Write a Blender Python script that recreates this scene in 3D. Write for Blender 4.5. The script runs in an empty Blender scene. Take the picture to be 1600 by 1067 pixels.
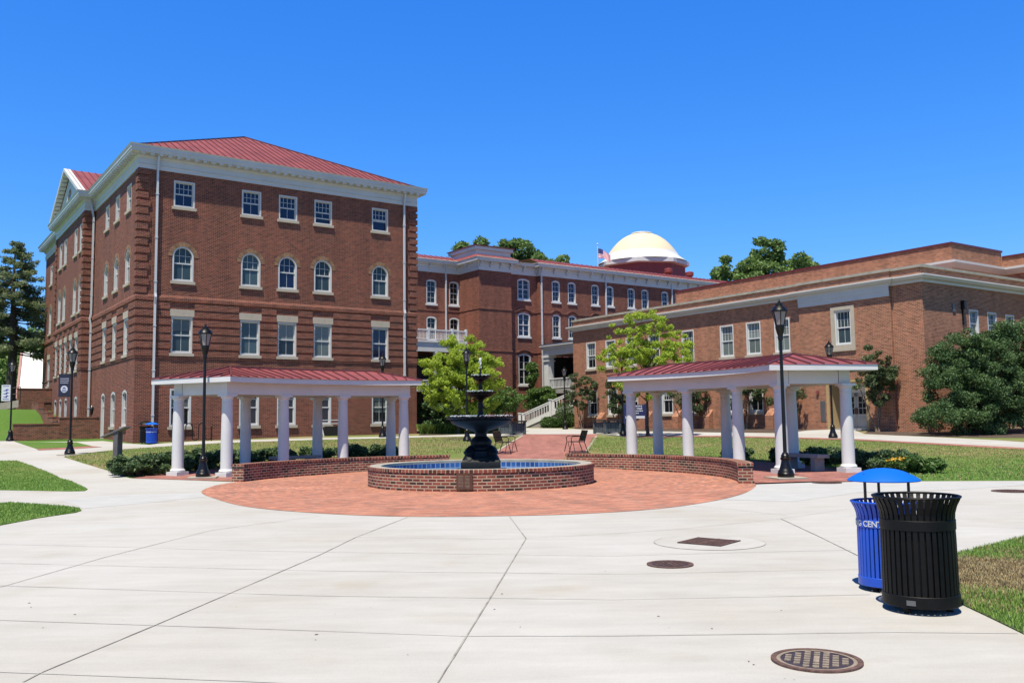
import bpy, math, random
import numpy as np
from mathutils import Vector, Matrix
PI = math.pi
R_ = math.radians
sc = bpy.context.scene
C = sc.collection

# ---------------------------------------------------------------- camera
EYE = Vector((0, 0, 1.6))
PITCH, ROLL, FPX = 0.08867746, -0.01354382, 1402.8
cp, sp, cr, sr = math.cos(PITCH), math.sin(PITCH), math.cos(ROLL), math.sin(ROLL)
cF = Vector((0, cp, sp)); _U = Vector((0, -sp, cp)); _R = Vector((1, 0, 0))
cR = cr * _R + sr * _U; cU = -sr * _R + cr * _U
cam = bpy.data.cameras.new("camera"); camo = bpy.data.objects.new("camera", cam); C.objects.link(camo)
cam.sensor_width = 36; cam.lens = FPX / 1600 * 36; cam.clip_end = 3000; cam.clip_start = 0.1
m = Matrix((cR, cU, -cF)).transposed().to_4x4(); m.translation = EYE
camo.matrix_world = m
sc.camera = camo
# ---------------------------------------------------------------- sky, sun, exposure
SUN_EL = 68.0
sun_from = Vector((-0.361 * math.cos(R_(SUN_EL)), -0.933 * math.cos(R_(SUN_EL)), math.sin(R_(SUN_EL)))).normalized()
w = bpy.data.worlds.new("World"); sc.world = w; w.use_nodes = True
nt = w.node_tree; nt.nodes.clear()
out = nt.nodes.new('ShaderNodeOutputWorld'); bg = nt.nodes.new('ShaderNodeBackground')
sky = nt.nodes.new('ShaderNodeTexSky'); sky.sky_type = 'NISHITA'; sky.sun_disc = False
sky.sun_elevation = R_(SUN_EL); sky.sun_rotation = math.atan2(sun_from.x, sun_from.y) % (2 * PI)
sky.air_density = 1.0; sky.dust_density = 0.15; sky.ozone_density = 3.0; sky.altitude = 200
# deep clear summer blue: the Nishita colour graded per channel, a little darker towards the zenith
sep = nt.nodes.new('ShaderNodeSeparateColor'); comb = nt.nodes.new('ShaderNodeCombineColor'); nt.links.new(sky.outputs[0], sep.inputs[0])
SKY_S = 0.12; EXPO = 0.70; ALB = 2 ** -EXPO
tcw = nt.nodes.new('ShaderNodeTexCoord'); sxw = nt.nodes.new('ShaderNodeSeparateXYZ'); nt.links.new(tcw.outputs['Generated'], sxw.inputs[0])
mrw = nt.nodes.new('ShaderNodeMapRange'); nt.links.new(sxw.outputs['Z'], mrw.inputs[0])
mrw.inputs[1].default_value = 0.45; mrw.inputs[2].default_value = 0.8; mrw.inputs[3].default_value = 1.0; mrw.inputs[4].default_value = 0.30
for ch, (ga, am) in enumerate(((1.65, 1.49), (0.95, 1.155), (0.50, 1.48))):
    a_ = nt.nodes.new('ShaderNodeMath'); a_.operation = 'MULTIPLY'; a_.inputs[1].default_value = 0.1; nt.links.new(sep.outputs[ch], a_.inputs[0])
    p_ = nt.nodes.new('ShaderNodeMath'); p_.operation = 'POWER'; p_.inputs[1].default_value = ga; nt.links.new(a_.outputs[0], p_.inputs[0])
    q_ = nt.nodes.new('ShaderNodeMath'); q_.operation = 'MULTIPLY'; q_.inputs[1].default_value = am / SKY_S * ALB; nt.links.new(p_.outputs[0], q_.inputs[0])
    z_ = nt.nodes.new('ShaderNodeMath'); z_.operation = 'MULTIPLY'; nt.links.new(q_.outputs[0], z_.inputs[0]); nt.links.new(mrw.outputs[0], z_.inputs[1])
    nt.links.new(z_.outputs[0], comb.inputs[ch])
nt.links.new(comb.outputs[0], bg.inputs[0]); nt.links.new(bg.outputs[0], out.inputs[0])
bg.inputs[1].default_value = SKY_S
sl = bpy.data.lights.new("sun", 'SUN'); sl.energy = 5.0; sl.angle = R_(0.5); sl.color = (1.0, 0.93, 0.785)
so = bpy.data.objects.new("sun", sl); C.objects.link(so); so.location = (0, 0, 60)
so.rotation_euler = sun_from.to_track_quat('Z', 'Y').to_euler()
sc.view_settings.view_transform = 'Standard'; sc.view_settings.look = 'None'
sc.view_settings.exposure = EXPO; sc.view_settings.gamma = 1.0
sc.render.engine = 'CYCLES'

# ---------------------------------------------------------------- materials
def new_mat(name):
    m = bpy.data.materials.new(name); m.use_nodes = True
    b = m.node_tree.nodes['Principled BSDF']
    return m, m.node_tree, b
def N(nt, t, **kw):
    n = nt.nodes.new(t)
    for k, v in kw.items():
        if k in n.inputs: n.inputs[k].default_value = v
        else: setattr(n, k, v)
    return n
def ramp(nt, fac, stops):
    r = nt.nodes.new('ShaderNodeValToRGB')
    while len(r.color_ramp.elements) < len(stops): r.color_ramp.elements.new(0.5)
    for e, (p, c) in zip(r.color_ramp.elements, stops):
        e.position = p; e.color = (*c, 1) if len(c) == 3 else c
    nt.links.new(fac, r.inputs[0]); return r
def mixc(nt, fac, a, b, mode='MIX'):
    n = nt.nodes.new('ShaderNodeMix'); n.data_type = 'RGBA'; n.blend_type = mode
    for sock, v in ((n.inputs[0], fac), (n.inputs[6], a), (n.inputs[7], b)):
        if isinstance(v, bpy.types.NodeSocket): nt.links.new(v, sock)
        elif isinstance(v, (int, float)): sock.default_value = v
        else: sock.default_value = (*v, 1)
    return n.outputs[2]
def alb(c): return tuple(x * ALB for x in c)
def simple(name, col, rough=0.5, metal=0.0, spec=0.5, var=0.08, scale=3.0, bump=0.0, bscale=60):
    col = alb(col)
    m, nt, b = new_mat(name)
    tc = N(nt, 'ShaderNodeTexCoord')
    nz = N(nt, 'ShaderNodeTexNoise', Scale=scale, Detail=6.0, Roughness=0.6); nt.links.new(tc.outputs['Object'], nz.inputs['Vector'])
    lo = tuple(max(0, c * (1 - var * 1.6)) for c in col); hi = tuple(min(1, c * (1 + var)) for c in col)
    r = ramp(nt, nz.outputs['Fac'], [(0.3, lo), (0.7, hi)])
    nt.links.new(r.outputs[0], b.inputs['Base Color'])
    b.inputs['Roughness'].default_value = rough; b.inputs['Metallic'].default_value = metal
    b.inputs['Specular IOR Level'].default_value = spec
    if bump:
        n2 = N(nt, 'ShaderNodeTexNoise', Scale=bscale, Detail=4.0); nt.links.new(tc.outputs['Object'], n2.inputs['Vector'])
        bp = N(nt, 'ShaderNodeBump', Strength=bump, Distance=0.01); nt.links.new(n2.outputs['Fac'], bp.inputs['Height'])
        nt.links.new(bp.outputs[0], b.inputs['Normal'])
    return m
def brick(name, c1, c2, mortar, bw=0.215, bh=0.075, ms=0.011, dark=None, off=0.5, bump=0.5, var=0.25, big=0.35, streak=0.16):
    c1, c2, mortar = alb(c1), alb(c2), alb(mortar); dark = alb(dark) if dark else None
    m, nt, b = new_mat(name)
    uv = N(nt, 'ShaderNodeUVMap'); uv.uv_map = 'UVMap'
    bt = nt.nodes.new('ShaderNodeTexBrick')
    bt.offset = off; bt.inputs['Scale'].default_value = 1.0
    bt.inputs['Brick Width'].default_value = bw; bt.inputs['Row Height'].default_value = bh
    bt.inputs['Mortar Size'].default_value = ms; bt.inputs['Mortar Smooth'].default_value = 0.1
    bt.inputs['Color1'].default_value = (0, 0, 0, 1); bt.inputs['Color2'].default_value = (1, 1, 1, 1); bt.inputs['Mortar'].default_value = (0.5, 0.5, 0.5, 1)
    bt.inputs['Bias'].default_value = 0.0
    nt.links.new(uv.outputs[0], bt.inputs['Vector'])
    stops = [(0.0, tuple(x * 0.72 for x in c1)), (0.3, c1), (0.7, c2), (1.0, tuple(min(1, x * 1.12) for x in c2))]
    if dark: stops = [(0.0, dark), (0.16, dark), (0.2, c1), (0.65, c2), (1.0, tuple(min(1, x * 1.15) for x in c2))]
    su = N(nt, 'ShaderNodeSeparateXYZ'); nt.links.new(uv.outputs[0], su.inputs[0])
    def mth(op, a, b=None):
        n = N(nt, 'ShaderNodeMath', operation=op)
        for k, v in enumerate((a, b)):
            if v is None: continue
            if isinstance(v, bpy.types.NodeSocket): nt.links.new(v, n.inputs[k])
            else: n.inputs[k].default_value = v
        return n.outputs[0]
    row = mth('FLOOR', mth('DIVIDE', su.outputs['Y'], bh)); par = mth('SUBTRACT', 1.0, mth('MODULO', mth('ABSOLUTE', row), 2.0))
    col_ = mth('FLOOR', mth('ADD', mth('DIVIDE', su.outputs['X'], bw), mth('MULTIPLY', par, off)))
    cxy = nt.nodes.new('ShaderNodeCombineXYZ'); nt.links.new(col_, cxy.inputs[0]); nt.links.new(row, cxy.inputs[1])
    wn = nt.nodes.new('ShaderNodeTexWhiteNoise'); wn.noise_dimensions = '2D'; nt.links.new(cxy.outputs[0], wn.inputs['Vector'])
    r = ramp(nt, wn.outputs['Value'], stops)
    tc = N(nt, 'ShaderNodeTexCoord')
    nz = N(nt, 'ShaderNodeTexNoise', Scale=big, Detail=8.0, Roughness=0.65); nt.links.new(tc.outputs['Object'], nz.inputs['Vector'])
    rr = ramp(nt, nz.outputs['Fac'], [(0.3, (1 - var,) * 3), (0.7, (1 + var * 0.5,) * 3)])
    body = mixc(nt, 1.0, r.outputs[0], rr.outputs[0], 'MULTIPLY')
    n3 = N(nt, 'ShaderNodeTexNoise', Scale=40.0, Detail=5.0); nt.links.new(tc.outputs['Object'], n3.inputs['Vector'])
    r3 = ramp(nt, n3.outputs['Fac'], [(0.3, (0.82,) * 3), (0.7, (1.12,) * 3)])
    body = mixc(nt, 1.0, body, r3.outputs[0], 'MULTIPLY')
    mpv = N(nt, 'ShaderNodeMapping'); mpv.inputs['Scale'].default_value = (1.5, 5.5, 1); nt.links.new(uv.outputs[0], mpv.inputs[0])
    n4 = N(nt, 'ShaderNodeTexNoise', Scale=1.0, Detail=4.0, Roughness=0.7); nt.links.new(mpv.outputs[0], n4.inputs['Vector'])
    r4 = ramp(nt, n4.outputs['Fac'], [(0.32, (1 - streak,) * 3), (0.68, (1 + streak,) * 3)])
    mps = N(nt, 'ShaderNodeMapping'); mps.inputs['Scale'].default_value = (1.6, .13, 1); nt.links.new(uv.outputs[0], mps.inputs[0])
    n5 = N(nt, 'ShaderNodeTexNoise', Scale=1.0, Detail=5.0, Roughness=0.6); nt.links.new(mps.outputs[0], n5.inputs['Vector'])
    r5 = ramp(nt, n5.outputs['Fac'], [(0.34, (.86,) * 3), (0.52, (1.0,) * 3), (0.70, (1.14, 1.12, 1.10))])
    fin = mixc(nt, 1.0, mixc(nt, 1.0, mixc(nt, bt.outputs['Fac'], body, mortar), r4.outputs[0], 'MULTIPLY'), r5.outputs[0], 'MULTIPLY')
    nt.links.new(fin, b.inputs['Base Color']); b.inputs['Roughness'].default_value = 0.88
    b.inputs['Specular IOR Level'].default_value = 0.25
    if bump:
        inv = N(nt, 'ShaderNodeMath', operation='SUBTRACT'); inv.inputs[0].default_value = 1.0; nt.links.new(bt.outputs['Fac'], inv.inputs[1])
        bp = N(nt, 'ShaderNodeBump', Strength=bump, Distance=0.006); nt.links.new(inv.outputs[0], bp.inputs['Height']); nt.links.new(bp.outputs[0], b.inputs['Normal'])
    return m
M = {}
M['brick_left'] = brick('brick_left', (0.195, 0.043, 0.025), (0.275, 0.066, 0.038), (0.42, 0.26, 0.19), ms=0.0095, dark=(0.14, 0.036, 0.024), var=0.3, bump=0.1, streak=0.16)
M['brick_back'] = brick('brick_back', (0.25, 0.075, 0.050), (0.33, 0.100, 0.064), (0.36, 0.22, 0.16), ms=0.008, var=0.26, bump=0.15)
M['brick_right'] = brick('brick_right', (0.34, 0.096, 0.050), (0.49, 0.160, 0.080), (0.64, 0.44, 0.30), ms=0.011, dark=(0.27, 0.075, 0.042), var=0.26, bump=0.1, streak=0.15)
M['brick_low'] = brick('brick_low', (0.19, 0.050, 0.040), (0.33, 0.090, 0.062), (0.56, 0.43, 0.31), ms=0.013, dark=(0.065, 0.038, 0.036), var=0.18, bump=0.8, big=1.2)
M['brick_cap'] = brick('brick_cap', (0.22, 0.06, 0.045), (0.34, 0.10, 0.065), (0.50, 0.40, 0.30), bw=0.11, bh=0.40, ms=0.013, off=0.0, dark=(0.12, 0.05, 0.04), bump=0.8)
M['brick_wall2'] = brick('brick_wall2', (0.27, 0.078, 0.048), (0.37, 0.115, 0.07), (0.40, 0.25, 0.18), dark=(0.12, 0.06, 0.05))
M['brick_arch'] = brick('brick_arch', (0.36, 0.20, 0.10), (0.46, 0.28, 0.15), (0.30, 0.18, 0.12), bw=0.085, bh=0.24, ms=0.014, off=0.0)
M['paver'] = brick('paver', (0.50, 0.205, 0.135), (0.60, 0.265, 0.175), (0.44, 0.24, 0.175), bw=0.2, bh=0.1, ms=0.005, dark=(0.42, 0.22, 0.165), bump=0.3, var=0.16, big=0.5)
M['paver_path'] = brick('paver_path', (0.40, 0.165, 0.135), (0.48, 0.205, 0.165), (0.36, 0.19, 0.16), bw=0.2, bh=0.1, ms=0.005, bump=0.2, var=0.15)
M['tile'] = brick('pool_tile', (0.03, 0.11, 0.34), (0.05, 0.17, 0.46), (0.45, 0.58, 0.75), bw=0.15, bh=0.15, ms=0.010, off=0.0, bump=0.1)
M['stone'] = simple('limestone', (0.62, 0.54, 0.42), 0.8, var=0.07, bump=0.2)
M['coping'] = simple('coping_stone', (0.46, 0.43, 0.36), 0.85, var=0.15, bump=0.3)
M['white'] = simple('white_paint', (0.88, 0.89, 0.88), 0.5, var=0.05, scale=1.2)
M['white_trim'] = simple('white_trim', (0.80, 0.80, 0.77), 0.5, var=0.05, scale=0.8)
M['white_metal'] = simple('white_metal', (0.78, 0.80, 0.82), 0.35, var=0.03)
M['roof_red'] = simple('red_metal_roof', (0.35, 0.090, 0.082), 0.5, metal=0.0, spec=0.45, var=0.17, scale=0.8)
M['roof_seam'] = simple('red_roof_seam', (0.17, 0.04, 0.04), 0.4, spec=0.6, var=0.05)
M['roof_dark'] = simple('dark_red_metal', (0.16, 0.025, 0.028), 0.45, var=0.1)
M['red_paint'] = simple('red_painted_drum', (0.30, 0.045, 0.035), 0.6, var=0.08)
M['dome'] = simple('dome_cream', (0.86, 0.75, 0.53), 0.75, var=0.04, scale=0.4)
M['black'] = simple('black_enamel', (0.006, 0.006, 0.0065), 0.35, spec=0.35, var=0.2, scale=8)
M['black_can'] = simple('black_powder_coat', (0.004, 0.004, 0.0042), 0.5, spec=0.22, var=0.3, scale=14, bump=0.1, bscale=200)
M['iron'] = simple('cast_iron', (0.006, 0.007, 0.008), 0.5, spec=0.25, var=0.35, scale=9, bump=0.6, bscale=45)
M['blue'] = simple('blue_powder_coat', (0.008, 0.10, 0.72), 0.36, spec=0.5, var=0.06, scale=6)
M['blue_lid'] = simple('blue_plastic_lid', (0.002, 0.16, 0.80), 0.5, spec=0.25, var=0.02)
M['brown_post'] = simple('brown_post', (0.035, 0.014, 0.012), 0.4, var=0.1)
M['rust'] = simple('rusty_iron', (0.16, 0.085, 0.065), 0.75, var=0.4, scale=25, bump=0.5, bscale=120)
M['rust_dark'] = simple('rusty_iron_dark', (0.045, 0.03, 0.05), 0.8, var=0.4, scale=20)
M['rust_pale'] = simple('worn_iron', (0.36, 0.29, 0.22), 0.8, var=0.25, scale=18, bump=0.4, bscale=100)
M['bark'] = simple('bark', (0.10, 0.075, 0.055), 0.95, var=0.4, scale=6, bump=1.0, bscale=20)
M['bark_pale'] = simple('pale_bark', (0.30, 0.22, 0.16), 0.9, var=0.3, scale=5, bump=0.6, bscale=20)
M['mulch'] = simple('mulch', (0.12, 0.075, 0.05), 0.95, var=0.6, scale=9, bump=1.0, bscale=40)
M['bronze'] = simple('bronze_plaque', (0.20, 0.10, 0.06), 0.45, metal=0.5, var=0.15)
M['slate'] = simple('slate_wood', (0.10, 0.125, 0.14), 0.7, var=0.35, scale=6)
M['slate_dark'] = simple('dark_lid_wood', (0.03, 0.022, 0.024), 0.7, var=0.2)
M['grey_wood'] = simple('grey_post', (0.17, 0.16, 0.17), 0.7, var=0.15)
M['door_paint'] = simple('door_paint', (0.55, 0.53, 0.50), 0.5, var=0.05)
M['tan'] = simple('tan_stone_jamb', (0.58, 0.42, 0.20), 0.8, var=0.06)
M['grey_metal'] = simple('grey_metal', (0.20, 0.20, 0.20), 0.5, metal=0.4)
M['navy'] = simple('navy_vinyl', (0.010, 0.014, 0.05), 0.55, var=0.1)
M['navy_sign'] = simple('navy_sign', (0.012, 0.020, 0.11), 0.5, var=0.05)
M['logo_blue'] = simple('logo_blue', (0.03, 0.07, 0.35), 0.5)
M['lettering'] = simple('white_lettering', (0.80, 0.82, 0.86), 0.5, var=0.02)
M['grey_letter'] = simple('pale_lettering', (0.45, 0.46, 0.55), 0.5, var=0.05)
M['flower'] = simple('yellow_flower', (0.75, 0.45, 0.03), 0.7, var=0.2)
M['shade_and_panel'] = simple('shade_and_panel_black', (0.015, 0.013, 0.012), 0.9)  # near-black: painted shade in the porches, own colour of the stand panel
M['light_stone'] = simple('cast_stone', (0.42, 0.40, 0.38), 0.85, var=0.1)
M['seat_sky_sheen'] = simple('bench_metal', (0.03, 0.03, 0.045), 0.18, spec=0.9, metal=0.3)  # bluish base colour stands in for sky reflected on black metal

def glass(name, col, rough=0.04, tint=(0.3, 0.4, 0.5), spec=1.0, stripes=False):
    m, nt, b = new_mat(name)
    tc = N(nt, 'ShaderNodeTexCoord')
    nz = N(nt, 'ShaderNodeTexNoise', Scale=1.3, Detail=2.0); nt.links.new(tc.outputs['Object'], nz.inputs['Vector'])
    oi = N(nt, 'ShaderNodeObjectInfo')
    ad = N(nt, 'ShaderNodeMath', operation='ADD'); nt.links.new(nz.outputs['Fac'], ad.inputs[0]); nt.links.new(oi.outputs['Random'], ad.inputs[1])
    hf = N(nt, 'ShaderNodeMath', operation='MULTIPLY'); nt.links.new(ad.outputs[0], hf.inputs[0]); hf.inputs[1].default_value = 0.5
    r = ramp(nt, hf.outputs[0], [(0.25, tuple(c * 0.55 for c in col)), (0.75, tuple(c * 1.3 for c in col))])
    colo = r.outputs[0]
    if stripes:
        sx = N(nt, 'ShaderNodeSeparateXYZ'); nt.links.new(tc.outputs['Object'], sx.inputs[0])
        wv = N(nt, 'ShaderNodeMath', operation='SINE'); mu = N(nt, 'ShaderNodeMath', operation='MULTIPLY'); mu.inputs[1].default_value = 110.0
        nt.links.new(sx.outputs['Z'], mu.inputs[0]); nt.links.new(mu.outputs[0], wv.inputs[0])
        rs = ramp(nt, wv.outputs[0], [(0.2, (0.75,) * 3), (0.8, (1.15,) * 3)])
        colo = mixc(nt, 1.0, colo, rs.outputs[0], 'MULTIPLY')
    nt.links.new(colo, b.inputs['Base Color'])
    b.inputs['Roughness'].default_value = rough; b.inputs['Specular IOR Level'].default_value = spec
    b.inputs['IOR'].default_value = 1.5
    n2 = N(nt, 'ShaderNodeTexNoise', Scale=2.2); nt.links.new(tc.outputs['Object'], n2.inputs['Vector'])
    bp = N(nt, 'ShaderNodeBump', Strength=0.06, Distance=0.05); nt.links.new(n2.outputs['Fac'], bp.inputs['Height']); nt.links.new(bp.outputs[0], b.inputs['Normal'])
    return m
M['glass_sky_navy'] = glass('glass_sky_navy', (0.006, 0.008, 0.035), spec=.5)  # navy base colour holds the sky reflected in the panes
M['glass_screen'] = glass('glass_screened', (0.045, 0.075, 0.088), 0.2, stripes=True, spec=0.3)
M['glass_dark'] = glass('glass_dark', (0.010, 0.014, 0.017), spec=.45)
M['glass_blind'] = glass('glass_blind', (0.13, 0.16, 0.15), 0.15, stripes=True, spec=0.4)
M['blind'] = glass('window_blind', (0.16, 0.19, 0.185), 0.2, stripes=True, spec=0.35)
M['lamp_glass'] = simple('frosted_lamp_glass', (0.42, 0.37, 0.34), 0.35, var=0.1)

def leafmat(name, c1, c2, trans=0.35, scale=0.9):
    c1, c2 = tuple(x * .76 for x in c1), tuple(x * .76 for x in c2)
    m, nt, b = new_mat(name)
    tc = N(nt, 'ShaderNodeTexCoord')
    nz = N(nt, 'ShaderNodeTexNoise', Scale=scale, Detail=3.0); nt.links.new(tc.outputs['Object'], nz.inputs['Vector'])
    n2 = N(nt, 'ShaderNodeTexNoise', Scale=14.0, Detail=2.0); nt.links.new(tc.outputs['Object'], n2.inputs['Vector'])
    ad = N(nt, 'ShaderNodeMath', operation='ADD'); nt.links.new(nz.outputs['Fac'], ad.inputs[0]); nt.links.new(n2.outputs['Fac'], ad.inputs[1])
    hf = N(nt, 'ShaderNodeMath', operation='MULTIPLY'); nt.links.new(ad.outputs[0], hf.inputs[0]); hf.inputs[1].default_value = 0.5
    r = ramp(nt, hf.outputs[0], [(0.36, c1), (0.64, c2)])
    nt.links.new(r.outputs[0], b.inputs['Base Color']); b.inputs['Roughness'].default_value = 0.55; b.inputs['Specular IOR Level'].default_value = 0.3
    tr = N(nt, 'ShaderNodeBsdfTranslucent'); nt.links.new(r.outputs[0], tr.inputs['Color'])
    mx = N(nt, 'ShaderNodeMixShader'); mx.inputs[0].default_value = trans
    nt.links.new(b.outputs[0], mx.inputs[1]); nt.links.new(tr.outputs[0], mx.inputs[2])
    nt.links.new(mx.outputs[0], nt.nodes['Material Output'].inputs[0])
    return m
M['leaf_lime'] = leafmat('leaf_lime', (0.32, 0.45, 0.045), (0.56, 0.70, 0.095), 0.48)
M['leaf_green'] = leafmat('leaf_green', (0.06, 0.13, 0.025), (0.16, 0.27, 0.06))
M['leaf_back'] = leafmat('leaf_back', (0.11, 0.20, 0.055), (0.25, 0.38, 0.11), scale=0.3)
M['leaf_holly'] = leafmat('leaf_holly', (0.045, 0.10, 0.032), (0.13, 0.22, 0.075), 0.25, 1.2)
M['leaf_juniper'] = leafmat('leaf_juniper', (0.05, 0.10, 0.04), (0.13, 0.20, 0.075), 0.2, 2.0)
M['leaf_myrtle'] = leafmat('leaf_myrtle', (0.05, 0.085, 0.035), (0.15, 0.20, 0.08), 0.3)
M['leaf_pine'] = leafmat('leaf_pine', (0.13, 0.19, 0.09), (0.31, 0.36, 0.18), 0.4, 0.5)
M['leaf_liriope'] = leafmat('leaf_liriope', (0.12, 0.20, 0.035), (0.24, 0.33, 0.06), 0.35, 2)
M['leaf_box'] = leafmat('leaf_box', (0.045, 0.10, 0.02), (0.10, 0.19, 0.04), 0.25, 2)

def ground_grass(name, blades=False):
    m, nt, b = new_mat(name)
    tc = N(nt, 'ShaderNodeTexCoord')
    n1 = N(nt, 'ShaderNodeTexNoise', Scale=0.22, Detail=6.0, Roughness=0.65); nt.links.new(tc.outputs['Object'], n1.inputs['Vector'])
    n2 = N(nt, 'ShaderNodeTexNoise', Scale=9.0, Detail=6.0, Roughness=0.75); nt.links.new(tc.outputs['Object'], n2.inputs['Vector'])
    sx = N(nt, 'ShaderNodeSeparateXYZ'); nt.links.new(tc.outputs['Object'], sx.inputs[0])
    # drier turf in the raised quad between the paths, greener near the left and right walks
    my = N(nt, 'ShaderNodeMapRange'); nt.links.new(sx.outputs['Y'], my.inputs[0])
    my.inputs[1].default_value = 27.0; my.inputs[2].default_value = 33.0; my.inputs[3].default_value = 0.0; my.inputs[4].default_value = 0.42
    mx_ = N(nt, 'ShaderNodeMapRange'); nt.links.new(sx.outputs['X'], mx_.inputs[0])
    mx_.inputs[1].default_value = -24.0; mx_.inputs[2].default_value = -17.0; mx_.inputs[3].default_value = 0.0; mx_.inputs[4].default_value = 1.0
    pr = N(nt, 'ShaderNodeMath', operation='MULTIPLY'); nt.links.new(my.outputs[0], pr.inputs[0]); nt.links.new(mx_.outputs[0], pr.inputs[1])
    ad = N(nt, 'ShaderNodeMath', operation='ADD'); nt.links.new(n1.outputs['Fac'], ad.inputs[0]); nt.links.new(pr.outputs[0], ad.inputs[1])
    r = ramp(nt, ad.outputs[0], [(0.52, alb((0.12, 0.235, 0.045))), (0.80, alb((0.19, 0.25, 0.07))), (0.97, alb((0.30, 0.27, 0.12))), (1.1, alb((0.35, 0.27, 0.14)))])
    r2 = ramp(nt, n2.outputs['Fac'], [(0.3, (0.78,) * 3), (0.7, (1.2,) * 3)])
    c = mixc(nt, 1.0, r.outputs[0], r2.outputs[0], 'MULTIPLY')
    nt.links.new(c, b.inputs['Base Color']); b.inputs['Roughness'].default_value = 0.95; b.inputs['Specular IOR Level'].default_value = 0.1
    bp = N(nt, 'ShaderNodeBump', Strength=0.8, Distance=0.05); nt.links.new(n2.outputs['Fac'], bp.inputs['Height']); nt.links.new(bp.outputs[0], b.inputs['Normal'])
    return m
M['grass'] = ground_grass('grass')
M['soil'] = simple('dry_turf_soil', (0.20, 0.13, 0.075), 0.95, var=0.45, scale=7, bump=0.8, bscale=50)
M['turf_under'] = simple('turf_thatch', (0.11, 0.18, 0.05), 0.95, var=0.5, scale=12, bump=0.8, bscale=50)
M['blade'] = leafmat('grass_blade', (0.17, 0.31, 0.05), (0.30, 0.46, 0.10), 0.35, 1.5)
M['blade_dry'] = leafmat('dry_grass_blade', (0.34, 0.23, 0.12), (0.50, 0.42, 0.22), 0.3, 3)
def concrete():
    m, nt, b = new_mat('concrete')
    tc = N(nt, 'ShaderNodeTexCoord')
    def nz(s, d=6.0, ro=0.6, st=None):
        n = N(nt, 'ShaderNodeTexNoise', Scale=s, Detail=d, Roughness=ro)
        if st:
            mp = N(nt, 'ShaderNodeMapping'); mp.inputs['Scale'].default_value = st; mp.inputs['Rotation'].default_value = (0, 0, 0.1)
            nt.links.new(tc.outputs['Object'], mp.inputs[0]); nt.links.new(mp.outputs[0], n.inputs['Vector'])
        else: nt.links.new(tc.outputs['Object'], n.inputs['Vector'])
        return n.outputs['Fac']
    r1 = ramp(nt, nz(0.25), [(0.28, alb((0.53, 0.495, 0.435))), (0.5, alb((0.59, 0.575, 0.545))), (0.74, alb((0.63, 0.625, 0.605)))])
    r2 = ramp(nt, nz(1.6, 8.0, 0.7, (0.5, 2.2, 1)), [(0.3, (0.89,) * 3), (0.7, (1.05,) * 3)])
    r3 = ramp(nt, nz(120.0, 3.0), [(0.3, (0.92,) * 3), (0.7, (1.06,) * 3)])
    r4 = ramp(nt, nz(0.9, 4.0, 0.5), [(0.58, (1, 1, 1)), (0.74, (0.945, 0.92, 0.87))])
    c = mixc(nt, 1.0, mixc(nt, 1.0, mixc(nt, 1.0, r1.outputs[0], r2.outputs[0], 'MULTIPLY'), r3.outputs[0], 'MULTIPLY'), r4.outputs[0], 'MULTIPLY')
    nt.links.new(c, b.inputs['Base Color']); b.inputs['Roughness'].default_value = 0.85; b.inputs['Specular IOR Level'].default_value = 0.25
    bp = N(nt, 'ShaderNodeBump', Strength=0.25, Distance=0.01); nt.links.new(nz(60.0), bp.inputs['Height']); nt.links.new(bp.outputs[0], b.inputs['Normal'])
    return m
M['concrete'] = concrete()
M['concrete2'] = simple('pale_new_concrete', (0.57, 0.57, 0.555), 0.85, var=0.05, scale=2, bump=0.2)
M['concrete_pad'] = simple('pad_concrete', (0.50, 0.45, 0.37), 0.85, var=0.1)
M['joint'] = simple('joint_dirt', (0.40, 0.38, 0.34), 0.95, var=0.3, scale=4)
M['joint_soft'] = simple('joint_worn', (0.52, 0.505, 0.47), 0.95, var=0.25, scale=2)
def water():
    m, nt, b = new_mat('pool_water')
    tc = N(nt, 'ShaderNodeTexCoord')
    nz = N(nt, 'ShaderNodeTexNoise', Scale=5.0, Detail=4.0); nt.links.new(tc.outputs['Object'], nz.inputs['Vector'])
    r = ramp(nt, nz.outputs['Fac'], [(0.3, (0.07, 0.17, 0.35)), (0.7, (0.14, 0.28, 0.50))])
    nt.links.new(r.outputs[0], b.inputs['Base Color']); b.inputs['Roughness'].default_value = 0.06; b.inputs['IOR'].default_value = 1.33
    bp = N(nt, 'ShaderNodeBump', Strength=0.35, Distance=0.04); nt.links.new(nz.outputs['Fac'], bp.inputs['Height']); nt.links.new(bp.outputs[0], b.inputs['Normal'])
    return m
M['water'] = water()
mm, nt_, b_ = new_mat('falling_water'); b_.inputs['Base Color'].default_value = (0.9, 0.95, 1, 1); b_.inputs['Roughness'].default_value = 0.15; b_.inputs['Alpha'].default_value = 0.55
M['drops'] = mm
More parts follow.
